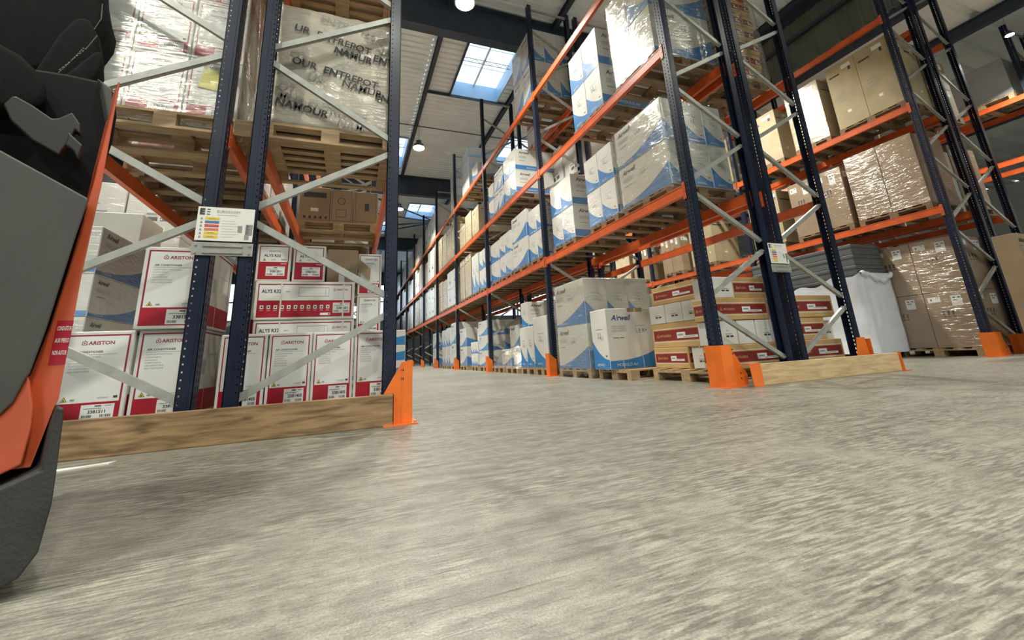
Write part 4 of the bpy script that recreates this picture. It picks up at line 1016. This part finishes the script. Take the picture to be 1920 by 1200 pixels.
single('foam_panel', (.11, .9, 1.28), 10.82, 3.95, 4.66, {}, 'upright white foam slab in the gap of the second-aisle rack, upper one', 'foam', base='sign_white')
single('foam_panel', (.11, .9, 1.25), 10.82, 3.95, 2.62, {}, 'upright white foam slab in the gap of the second-aisle rack, lower one', 'foam', base='sign_white')
wrap_sleeve('black_wrapped_bale', 'dark glossy film wrapped bale between brown boxes and atlantic carton', 11.05, 12.0, 4.0, 5.0, .0, 2.1, 21, .05, mt='black_film', cat='bale')
# grey panels with a white shroud standing in the second aisle
for k in range(10):
    mb = MB(); mb.box((0, 0, 0), (.87, 2.2, .203), 'panel_grey'); mb.box((-.008, -.01, .135), (.878, 2.21, .1951), 'panel_grey')
    o = mb.build('grey_panel_box', bevel=.008); o.location = (9.13-.12, 4.98, .12+.206*k)
    tag(o, 'long flat dark grey box in the second-aisle stack, %s from the bottom' % ORD[k], 'box', 'dark grey panel boxes')
mb = MB()
for x in (.03, .4, .74): mb.box((x, .02, 0), (x+.1, 2.1, .12), 'rubber')
o = mb.build('black_skid'); o.location = (9.01, 5.0, 0); tag(o, 'low black skid under the shrouded dark grey panel stack', 'pallet')
def shroud():
    mb = MB(); x0, x1, y0, y1 = 8.985, 9.905, 4.95, 7.23; z0, z1 = .10, 1.60; nx, ny, nz = 16, 22, 22; r_ = random.Random(11)
    ring = [(x0, y1-(y1-y0)*k/ny) for k in range(ny)]+[(x0+(x1-x0)*k/nx, y0) for k in range(nx)]+[(x1, y0+(y1-y0)*k/ny) for k in range(ny+1)]
    N_ = len(ring)
    for k in range(nz+1):
        t = k/nz
        for j, (x, y) in enumerate(ring):
            left = y > y0+.01 and x < x0+.5
            zt = z1 - (.30*(y-y0)/2.2 + .05*math.sin(9*y) if left else 0)
            dx = -.02-.008*math.sin(11*t+j*.5) if left else 0; dy = -.004*math.sin(j*.6+t*16)-.02 if not left else 0
            mb.v.append((x+dx, y+dy, z0+(zt-z0)*t))
    i_ = mb.mi('white_shroud')
    for k in range(nz):
        for j in range(N_-1): a = k*N_+j; mb.f.append((a, a+1, a+1+N_, a+N_)); mb.m.append(i_)
    o = mb.build('white_shroud', smooth=True); tag(o, 'white plastic shroud gathered round the dark grey panel stack', 'plastic shroud')
    mb = MB(); n = 40; m_ = 8; R = .035     # gathered roll of film along the top edge
    for k in range(n+1):
        t = k/n; x = x0-.01+(x1-x0+.02)*t; z = z1-.02-.13*math.sin(math.pi*min(1, max(0, (t-.25)/.75)))*(1 if t > .25 else 0)+.012*math.sin(t*25)
        rr = R*(.7+.5*abs(math.sin(t*11)))
        for q in range(m_): a = 2*math.pi*q/m_; mb.v.append((x, y0-.035+rr*math.cos(a), z+rr*1.3*math.sin(a)))
    i_ = mb.mi('white_shroud')
    for k in range(n):
        for q in range(m_): a = k*m_+q; b = k*m_+(q+1) % m_; mb.f.append((a, b, b+m_, a+m_)); mb.m.append(i_)
    mb.build('gathered_edge', o, smooth=True)
shroud()
# atlantic carton standing at the end of the second-aisle rack
o = single('tall_brown_box', (.86, .26, 1.74), 9.64, 3.06, .13, {}, 'tall brown atlantic carton with black printed lines at the second-aisle rack end', base='brown')
mb = MB(); f = Face(mb, (-.43, -.131, 0), (1, 0, 0), (0, 0, 1), (0, -1, 0), .86, 1.74)
f.text('atlantic', .07, 1.60, .075, 'ink', .03, 0, 3, .45)
for k, z in enumerate((1.545, 1.39, 1.36)): f.rect(.06, z, .8, z+.006, 'ink', 2)
f.rect(.06, 1.39, .066, 1.55, 'ink', 2); f.text('DISCOVERY', .09, 1.45, .05, 'greyink', .01, 0, 3, .4); f.rect(.08, 1.27, .34, 1.33, 'ink', 2); f.text('200L', .14, 1.28, .04, 'brown', .02, 0, 3)
f.rect(.12, .15, .126, 1.22, 'ink', 2); f.rect(.30, 1.12, .8, 1.126, 'ink', 2); f.rect(.30, .2, .306, 1.12, 'greyink', 2)
for k in range(4): f.rect(.40, 1.02-.2*k, .8, 1.026-.2*k, 'greyink', 2)
mb.build('printed_front', o)
pallet(10.07, 3.15, 0, 'wooden pallet under the tall brown atlantic carton', W=.4, L=.9)
# --- rack under the low roof
def bx4(y0, y1, z, h, f, lab, nm, base, suf='', x=15.25, d=1.1): single(nm, (d, y1-y0, h), x, y0, z, f, lab, 'box', suf, base)
for k in range(3):
    y = -.05+1.2*k
    pallet(15.8, y+.58, 5.982, 'wooden pallet %s along the upper beams of the low-roof rack' % ORD[k], W=1.2, simple=True)
    bx4(y, y+1.15, 6.13, .95, {}, 'large light grey crate on the upper beams of the low-roof rack, %s along' % ORD[k], 'grey_crate', 'grey_foam')
    pallet(15.8, y+.58, 4.482, 'wooden pallet %s along the lower beams of the low-roof rack' % ORD[k], W=1.2, simple=True)
    bx4(y, y+1.15, 4.63, .95, BRN, 'wide brown box on the lower beams of the low-roof rack, %s along' % ORD[k], 'brown_box', 'brown')
    bx4(y, y+1.15, .0, 1.6, BRN, 'wide brown box on the floor of the low-roof rack, %s along' % ORD[k], 'brown_box', 'brown')
    bx4(y, y+1.15, 2.1, 1.5, {}, 'white wrapped load low in the low-roof rack, %s along' % ORD[k], 'plain_box', 'white_card', '_film')
bx4(4.0, 5.2, 6.13, 1.0, {}, 'tall light grey crate on the upper beams beside the second bay of low-roof rack', 'grey_crate', 'grey_foam')
pallet(15.8, 4.6, 5.982, 'wooden pallet in the second bay, upper beams of the low-roof rack', W=1.2, simple=True)

# ------------------------------------------------------------------ forklift-side rack, lower cartons
Yf = 3.72
pallet(-.30, 4.35, 0, 'wooden pallet under the red and white cartons, aisle half behind dark board', W=1.2, L=1.2)
for k, x0 in enumerate((-.905, -.592, -.284, .026)):
    single('red_white_box', (.303, .36, .55), x0, Yf, .148, {'-y': ('ariston', dict(num='3381405')), '-x': 'ariston_side', '+x': 'ariston_side'},
           ['red-framed white box on the bottom row, half hidden by the inner post', 'red-framed white box on the bottom row, %s', ''][0] if k == 0 else 'red-framed white box on the bottom row, %s' % ('beside the post-hidden one', 'crossed by the rising brace', 'nearest the main aisle')[k-1])
X1 = [(-1.81, .39), (-1.402, .38)]
pallet(-1.42, 4.35, 0, 'wooden pallet under the larger red-framed boxes, forklift half', W=1.2, L=1.0)
for k, (x0, w_) in enumerate(X1):
    single('red_white_box', (w_, .50, .60), x0, Yf, .148, {'-y': ('ariston', dict(num='3381511', band=.22)), '-x': 'ariston_side', '+x': 'ariston_side'},
           ('larger red-framed box on the bottom row, next to the forklift', 'larger red-framed box on the bottom row, left of the outer post'.replace('left of', 'beside'))[k])
single('red_white_box', (.425, .56, .60), -1.43, 3.68, .75, {'-y': ('ariston', dict(num='3381511', band=.25)), '+x': 'ariston_side'}, 'red-framed box stacked alone on the larger boxes under the load notice')
# back column of flat cartons
Yb = 4.10
single('flat_red_white_box', (.80, .30, .335), -.785, Yb, .50, {'-y': ('alys_long', dict(num='3381251'))}, 'flat long red and white carton just above the bottom row, lower of two')
single('flat_red_white_box', (.80, .30, .335), -.79, Yb-.01, .837, {'-y': ('alys_long', dict(num='3381251')), '-x': 'alys_end'}, 'flat long red and white carton with icon row, upper of two')
single('flat_red_white_box', (.80, .30, .335), -.785, Yb, .163, {'-y': ('alys_long', {})}, 'flat long red and white carton hidden behind the bottom row')
for k, x0 in enumerate((-.80, -.525)):
    single('small_red_white_box', (.268, .5, .335), x0, Yb, 1.175, {'-y': ('alys_end', dict(num='3381251')), '+x': 'ariston_side', '-x': 'ariston_side'}, 'small red and white box on top of the flat cartons, %s' % ('beside the inner post' if k == 0 else 'beside the open brown box'), rz=(-.02, .02)[k])
# open brown box with flap
o = single('open_brown_box', (.27, .4, .32), -.24, Yb+.05, 1.175, {}, 'plain open brown box with a hanging flap, on top of the flat cartons', base='brown')
mb = MB(); mb.prism([(.135, -.19, .24), (.24, -.21, .14), (.24, -.21, .03), (.135, -.19, .14)], (.01, .004, 0), 'brown'); mb.build('flap', o)
mb = MB(); mb.box((-.03, -.2025, .0), (.02, -.2005, .14), 'white_print'); mb.build('label_strip', o)
for k, (z, h) in enumerate(((.33, .36), (.693, .37), (1.066, .40))):
    single('red_white_box', (.215, .34, h), .035, Yb+.08, z, {'-y': ('ariston', dict(num='3381405' if k < 2 else '3381251', band=.27)), '+x': 'ariston_side'}, 'narrow red-framed box at the aisle edge behind the flat cartons, %s' % ('lowest', 'middle one', 'top one')[k])
single('red_white_box', (.40, .5, .60), -1.02, 4.75, .148, {'-y': 'ariston'}, 'red-framed box in shade deep behind the outer post, bottom one')
single('red_white_box', (.40, .5, .60), -1.02, 4.75, .75, {'-y': 'ariston', '+x': 'ariston_side'}, 'red-framed box in shade deep behind the outer post, top one')
# first beams, aisle half: bale in printed film
pallet(-.24, 4.06, 2.282, 'wooden pallet of the printed-film load, seen from below', W=.98, L=1.16, mt='wood', openn=True)
mb = MB(); mb.box((-.78, 3.62, 2.428), (.33, 4.5, 3.66), 'namur_card')
def bale():
    mb = MB(); x0, x1, y0, y1, z0, z1 = -.76, .33, 3.60, 4.52, 2.427, 3.64; r_ = random.Random(2); n = 16; nz = 16
    ring = [(x0, y1-(y1-y0)*k/n) for k in range(n)]+[(x0+(x1-x0)*k/n, y0) for k in range(n)]+[(x1, y0+(y1-y0)*k/n) for k in range(n)]+[(x1-(x1-x0)*k/n, y1) for k in range(n)]
    N_ = len(ring); xm, ym = (x0+x1)/2, (y0+y1)/2
    for k in range(nz+1):
        for x, y in ring:
            d = Vector((x-xm, y-ym)).normalized(); a = r_.uniform(-.006, .012); mb.v.append((x+d.x*a, y+d.y*a, z0+(z1-z0)*k/nz))
    i_ = mb.mi('namur_card')
    for k in range(nz):
        for j in range(N_): a, b = k*N_+j, k*N_+(j+1) % N_; mb.f.append((a, b, b+N_, a+N_)); mb.m.append(i_)
    mb.f.append(tuple(nz*N_+j for j in range(N_))); mb.m.append(i_); mb.f.append(tuple(reversed(range(N_)))); mb.m.append(mb.mi('rubber'))
    o = mb.build('printed_film_bale', smooth=True); tag(o, 'large beige load wrapped in film printed ENTREPOT NAMUR', 'wrapped load')
    mb = MB(); W, H = x1-x0, z1-z0; a = math.radians(-10)
    f = Face(mb, (x0, y0-.016, z0), (math.cos(a), 0, math.sin(a)), (-math.sin(a), 0, math.cos(a)), (0, -1, 0), W, H)
    h = .072
    for st, u, v, b_, ink in (('ENTREPOT', .18, 1.16, .0, 'greyink'), ('UR  ENTREPOT', -.0, .97, .015, 'ink'), ('NAMUR', .36, .87, .03, 'ink'), ('ERC', .58, 1.12, .0, 'greyink'), ('NA', .70, 1.02, 0, 'greyink'), ('ENT', .70, .92, .02, 'ink'), ('OT', .03, .70, 0, 'greyink'),
                              ('OUR  ENTREPOT', .06, .63, .02, 'ink'), ('NAMUR', .50, .55, .01, 'ink'), ('UR', .22, .52, 0, 'greyink'), ('EN', .80, .52, .02, 'ink'), ('OT', .02, .36, .01, 'greyink'), ('MUR ENTREPOT', .05, .26, .01, 'greyink'), ('NAMOUR', .04, .19, .02, 'ink'), ('NAM', .55, .16, .01, 'greyink')):
        f.text(st, u, v, h, ink, b_, 0, 2)
    mb.build('film_print', o)
bale()
# forklift half: wrapped red-framed boxes
pallet(-1.42, 4.1, 2.282, 'wooden pallet of the wrapped red-framed boxes above the forklift', W=1.0, L=1.2, mt='wood')
for iz in range(2):
    for ix in range(3):
        x0 = -1.985+.388*ix+(.12 if ix == 0 else .12)
        single('red_white_box', (.38, .50, .57 if iz else .56), -2.12+.385*ix, 3.68, 2.43+.565*iz, {'-y': ('ariston', dict(num='3381511', band=.22)), '+x': 'ariston_side'}, 'wrapped red-framed box above the forklift, %s row, %s' % ('upper' if iz else 'lower', ('outermost', 'middle column', 'beside the outer post')[ix]), suf='_film')
for iz in range(1):
    for ix in range(3): single('red_white_box', (.38, .50, .57), -2.12+.385*ix, 3.68, 3.562, {'-y': ('ariston', dict(num='3381511', band=.22)), '+x': 'ariston_side'}, 'wrapped red-framed box above the forklift, top row, %s' % ('outermost', 'middle column', 'beside the outer post')[ix], suf='_film')
mb = MB(); mb.prism([(-1.27, 3.672, 2.72), (-1.12, 3.672, 2.70), (-1.10, 3.672, 2.90), (-1.235, 3.672, 2.90)], (0, .002, 0), 'post_yellow'); o = mb.build('yellow_note'); tag(o, 'yellow paper note stuck on the wrapped red-framed boxes', 'note')
wrap_sleeve('stretch_wrap', 'glossy clear wrap round the red-framed boxes above the forklift', -2.15, -.955, 3.65, 4.22, 2.35, 4.1, 33, .02)
# loose hanging film at the side of that load
mb = MB(); n, m2 = 14, 30; r_ = random.Random(4)
for i in range(n+1):
    for j in range(m2+1):
        u, v = i/n, j/m2; wdt = .05+.20*math.sin(math.pi*min(1, (1-v)*1.05))**.8
        mb.v.append((-.93+wdt*u+.01*math.sin(9*v), 3.62+.12*math.sin(u*9+v*3)*.4+.3*u*.2, 2.2+1.75*v+.03*math.sin(u*7)))
i_ = mb.mi('stretch_film')
for i in range(n):
    for j in range(m2): a = i*(m2+1)+j; mb.f.append((a, a+m2+1, a+m2+2, a+1)); mb.m.append(i_)
o = mb.build('hanging_film', smooth=True); tag(o, 'loose pleated film hanging down between the two posts under notice', 'plastic film')
# further in: brown printed cartons and more pallets seen from below
pallet(-.24, 6.62, 2.282, 'wooden pallet under the brown printed cartons, first beams, forklift-side rack', W=.8, L=1.16)
for k, (x0, w_) in enumerate(((-.77, .40), (-.365, .31), (-.05, .35))):
    o = single('printed_brown_box', (w_, .6, .52-.01*k), x0, 6.25, 2.43, {}, 'brown carton with %s, first beams of the forklift-side rack' % ('a black title bar', 'a round black mark', 'a drawn door outline')[k], base='brown')
    mb = MB(); f = Face(mb, (-w_/2, -.301, 0), (1, 0, 0), (0, 0, 1), (0, -1, 0), w_, .52)
    if k == 0: f.rect(.05, .36, .35, .44, 'ink'); f.rect(.15, .15, .25, .2, 'white_print'); [f.rect(.06+.07*q, .04, .09+.07*q, .08, 'ink') for q in range(5)]
    elif k == 1:
        f.frame(.02, .004, 'ink'); f.rect(.08, .08, .22, .2, 'ink'); f.rect(.086, .086, .214, .194, 'brown', 2)
        f.tri([(.15+.055*math.cos(t*.5236), .33+.055*math.sin(t*.5236)) for t in range(12)], 'ink'); f.tri([(.15+.045*math.cos(t*.5236), .33+.045*math.sin(t*.5236)) for t in range(12)], 'brown', 2)
    else: f.frame(.03, .004, 'ink'); f.rect(.16, .2, .22, .32, 'ink')
    mb.build('printed_front', o)
for k in range(3):
    single('red_white_box', (.2, .5, .6), -1.02, 6.0+.55*k, 2.43, {'-y': 'white_small'}, 'narrow white box between the halves of forklift-side rack, %s inward' % ORD[k]) if False else None
for bay, ys in ((1, 7.4), (2, 11.3)):
    for sl in range(4):
        y0 = ys+.15+.93*sl
        load('1A', bay, 1, y0, y0+.85, (1, 1, 1), .9, 'c', 'plain wrapped box', nslot=sl, faces={}, suf='_film', name='plain_box', base='brown' if sl % 2 else 'white_card', simple=True)
for sl, y0 in enumerate((4.70, 5.56, 6.42)):
    load('1B', 0, 1, y0, y0+.8, (1, 1, 1), .9, 'c', 'shaded wrapped box', nslot=sl+1, faces={'-y': 'ariston'}, suf='_film', name='plain_box', simple=True, xoff=-.02)
for sl in range(4):
    y0 = 7.55+.93*sl; load('1B', 1, 1, y0, y0+.85, (1, 1, 1), .9, 'c', 'shaded wrapped box', nslot=sl, faces={}, suf='_film', name='plain_box', simple=True)
pallet(-.24, 4.0, 4.202, 'wooden pallet on the second beams over the printed-film load', W=.95, L=1.16, mt='wood', openn=True)
single('brown_box', (1.1, .85, 1.1), -.78, 3.58, 4.35, {}, 'brown box on the second beams over the printed-film load', base='brown')
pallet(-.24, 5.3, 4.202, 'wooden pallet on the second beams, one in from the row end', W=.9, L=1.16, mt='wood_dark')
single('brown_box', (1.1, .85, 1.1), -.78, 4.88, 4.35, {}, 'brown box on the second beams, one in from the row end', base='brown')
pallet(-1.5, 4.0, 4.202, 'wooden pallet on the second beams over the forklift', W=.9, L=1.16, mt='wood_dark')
# blue striped stack at the aisle edge behind
pallet(.42, 9.0, 0, 'dark pallet under the strapped blue-banded stack in the main aisle', W=.8, L=1.2, mt='wood_dark')
for k in range(3): single('wave_box', (1.15, .78, .29), -.15, 8.62, .147+.292*k, {'-y': ('air_long', dict(wv=(.12, .62, 1.3))), '+x': 'air_short'}, 'blue-banded white box at the main aisle edge behind the post, %s from floor' % ORD[k])
# stacks behind the forklift side
for k, (z, h) in enumerate(((.146, .42), (.568, .36), (.93, .36), (1.292, .42))):
    single('wave_box', (.62, .95, h), -2.68, 4.48, z, {'-y': 'air_short' if k != 3 else 'air_band', '+x': 'air_long'}, 'wave box in the shaded stack behind the forklift, %s from floor' % ORD[k], suf='_film')
pallet(-2.37, 4.95, 0, 'wooden pallet under the shaded wave box stack behind the forklift', W=1.0, L=.8)
single('wave_box', (1.3, .6, .75), -3.75, 6.1, 1.6, {'-y': ('air_long', dict(wv=(.02, .06, 1)))}, 'big white Airwell box high behind the forklift')
single('wave_box', (1.3, .6, .72), -3.75, 6.1, .87, {'-y': 'air_long'}, 'big white Airwell box behind the forklift, middle of three')
single('wave_box', (1.3, .6, .72), -3.75, 6.1, .147, {'-y': 'air_long'}, 'big white Airwell box behind the forklift, lowest of three')
pallet(-3.1, 6.4, 0, 'wooden pallet under the three big white Airwell boxes', W=.8, L=1.3)
for bay in range(1, 4):
    for lv in (0, 1):
        for sl in range(4):
            y0 = 3.4+BAY*bay+.17+.93*sl
            load('0A', bay, lv, y0, y0+.84, (1, 1, 3), .44 if lv else .55, 'c', 'white stacked rear box', nslot=sl, faces={'+x': 'white_small', '-y': 'white_small'}, suf='_film', name='plain_box', simple=True)
for k in range(3):
    for q in range(4): single('tall_white_box', (.72, .8, .82), -4.75+.74*k, 7.6, .0+.822*q, {'-y': 'white_small'}, 'tall wrapped white box in the wall of boxes behind forklift, %s row, %s column' % (ORD[q], ORD[k]), suf='_film')
# strip of film / plank on the floor beside the forklift
mb = MB(); mb.prism([(-1.42, 2.86, 0), (-1.16, 2.98, 0), (-1.15, 3.03, 0), (-1.42, 2.95, 0)], (0, 0, .006), 'white_card'); o = mb.build('paper_strip'); tag(o, 'thin white strip lying on the floor beside the dark board', 'strip')

# ------------------------------------------------------------------ forklift (only its rear corner is in view)
fk = empty('forklift', (-.9, 1.5, 0)); tag(fk, 'orange and dark grey forklift with black seat, partly in view', 'forklift')
def fkp(name, y, pts, mt, ext=(-.28, .5, 0), bevel=.012, seg=3):
    mb = MB(); e = Vector(ext); mb.prism([(x+.9, y-1.5, z) for x, z in pts], e, mt)
    return mb.build(name, fk, bevel=bevel, seg=seg, fix=True)
fkp('side_frame', 1.40, [(-.672,1.295),(-.666,.959),(-.669,.703),(-.667,.583),(-.665,.4),(-.669,.384),(-.69,.251),(-.75,.25),(-.80,.36),(-.727,.461),(-.711,.572),(-.698,.731),(-.684,.957),(-.677,1.226),(-.677,1.29)], 'fk_orange', bevel=.003)
fkp('wheel_cover', 1.37, [(-.716,.461),(-.709,.446),(-.693,.39),(-.688,.342),(-.692,.262),(-.79,.214),(-.95,.18),(-.95,.36),(-.803,.355),(-.753,.369),(-.735,.398),(-.724,.445)], 'fk_orange', bevel=.006)
pn = fkp('side_panel', 1.36, [(-.667,.909),(-.678,.793),(-.688,.662),(-.695,.569),(-.707,.465),(-.714,.447),(-.725,.401),(-.743,.375),(-.791,.356),(-1.2,.35),(-1.2,1.36),(-.93,1.076),(-.862,1.026)], 'fk_grey', bevel=.006, seg=4)
fkp('bumper', 1.34, [(-.635,.385),(-.623,.383),(-.62,.352),(-.613,.228),(-.611,.179),(-.618,.085),(-.642,.042),(-.70,.012),(-1.1,.012),(-1.1,.17),(-.749,.196),(-.704,.223),(-.656,.244),(-.642,.251),(-.64,.343)], 'fk_bumper', bevel=.01)
fkp('inner_shell', 1.52, [(-.736,.956),(-.718,1.153),(-.72,1.245),(-.737,1.327),(-.776,1.359),(-.858,1.368),(-1.3,1.375),(-1.3,1.0)], 'fk_black', bevel=.01)
fkp('rear_shell', 1.47, [(-.762,1.339),(-.722,1.309),(-.709,1.246),(-.709,1.174),(-.728,1.243),(-.748,1.313)], 'fk_grey', ext=(-.03, .06, 0), bevel=.006)
def soft(name, y, pts, mt, depth=.16, parent=fk, bev=.035):
    mb = MB(); mb.prism([(x+.9, y-1.5, z) for x, z in pts], (-.04, depth, 0), mt); o = mb.build(name, parent, bevel=bev, seg=5, fix=True, smooth=True); return o
sb = soft('backrest', 1.62, [(-.882,1.80),(-.86,1.719),(-.842,1.669),(-.842,1.62),(-.856,1.575),(-.891,1.471),(-1.0,1.405),(-1.3,1.40),(-1.3,1.9),(-.9,1.9)], 'fk_fabric')
sl_ = soft('seat_bolster', 1.58, [(-.877,1.633),(-.837,1.562),(-.824,1.509),(-.83,1.475),(-.882,1.362),(-.929,1.257),(-.985,1.305),(-.97,1.422),(-.939,1.552),(-.91,1.619)], 'fk_fabric', .12)
soft('seat_cushion', 1.55, [(-.809,1.494),(-.793,1.431),(-.806,1.387),(-.836,1.322),(-.878,1.266),(-.93,1.25),(-.96,1.30),(-.872,1.40),(-.827,1.480)], 'fk_fabric', .10)
soft('armrest', 1.45, [(-.98,1.397),(-.929,1.369),(-.887,1.325),(-.86,1.277),(-.852,1.243),(-.858,1.207),(-.902,1.19),(-.97,1.19),(-1.2,1.2),(-1.2,1.41)], 'fk_fabric', .08, bev=.02)
lv_ = fkp('lever', 1.42, [(-.918,1.186),(-.905,1.213),(-.897,1.215),(-.86,1.194),(-.812,1.159),(-.799,1.163),(-.773,1.186),(-.751,1.152),(-.746,1.122),(-.759,1.132),(-.766,1.099),(-.781,1.051),(-.842,1.088),(-.895,1.14)], 'fk_lever', ext=(-.01, .03, 0), bevel=.004)
fkp('lever_latch', 1.405, [(-.764,1.117),(-.728,1.081),(-.732,1.038),(-.745,1.062),(-.764,1.076)], 'fk_lever', ext=(-.005, .02, 0), bevel=.004)
mb = MB()
for (xa, za), (xb, zb) in (((-.862,1.50),(-.893,1.425)), ((-.893,1.425),(-.925,1.36)), ((-.836,1.555),(-.855,1.50)), ((-.855,1.50),(-.91,1.40)), ((-.868,1.72),(-.862,1.66)), ((-.862,1.66),(-.88,1.59))):
    k = 10
    for i in range(k):
        a = i/k; b = a+.6/k; mb.bar((xa+(xb-xa)*a+.9, .068 if za < 1.57 else .118, za+(zb-za)*a), (xa+(xb-xa)*b+.9, .068 if za < 1.57 else .118, za+(zb-za)*b), .002, .002, 'stitch', (0, 1, 0))
mb.build('seat_stitching', fk)
mb = MB(); f = Face(mb, (-.6975+.9, 1.3985-1.5, .483), (1, 0, 0), (0, 0, 1), (0, -1, 0), .034, .108)
f.rect(0, 0, .032, .108, 'red', 0)
for k, st in enumerate(('CONDUITE IN', 'AUX PERSO', 'NON AUTOR')): f.text(st, .004, .083-.03*k, .011, 'white_print', .01, 0, 2, .027)
mb.build('warning_sticker', fk)
mb = MB(); mb.cyl((.05, -.10, .065), (.12, .0, .065), .065, 'rubber', 28); mb.build('castor_wheel', fk)
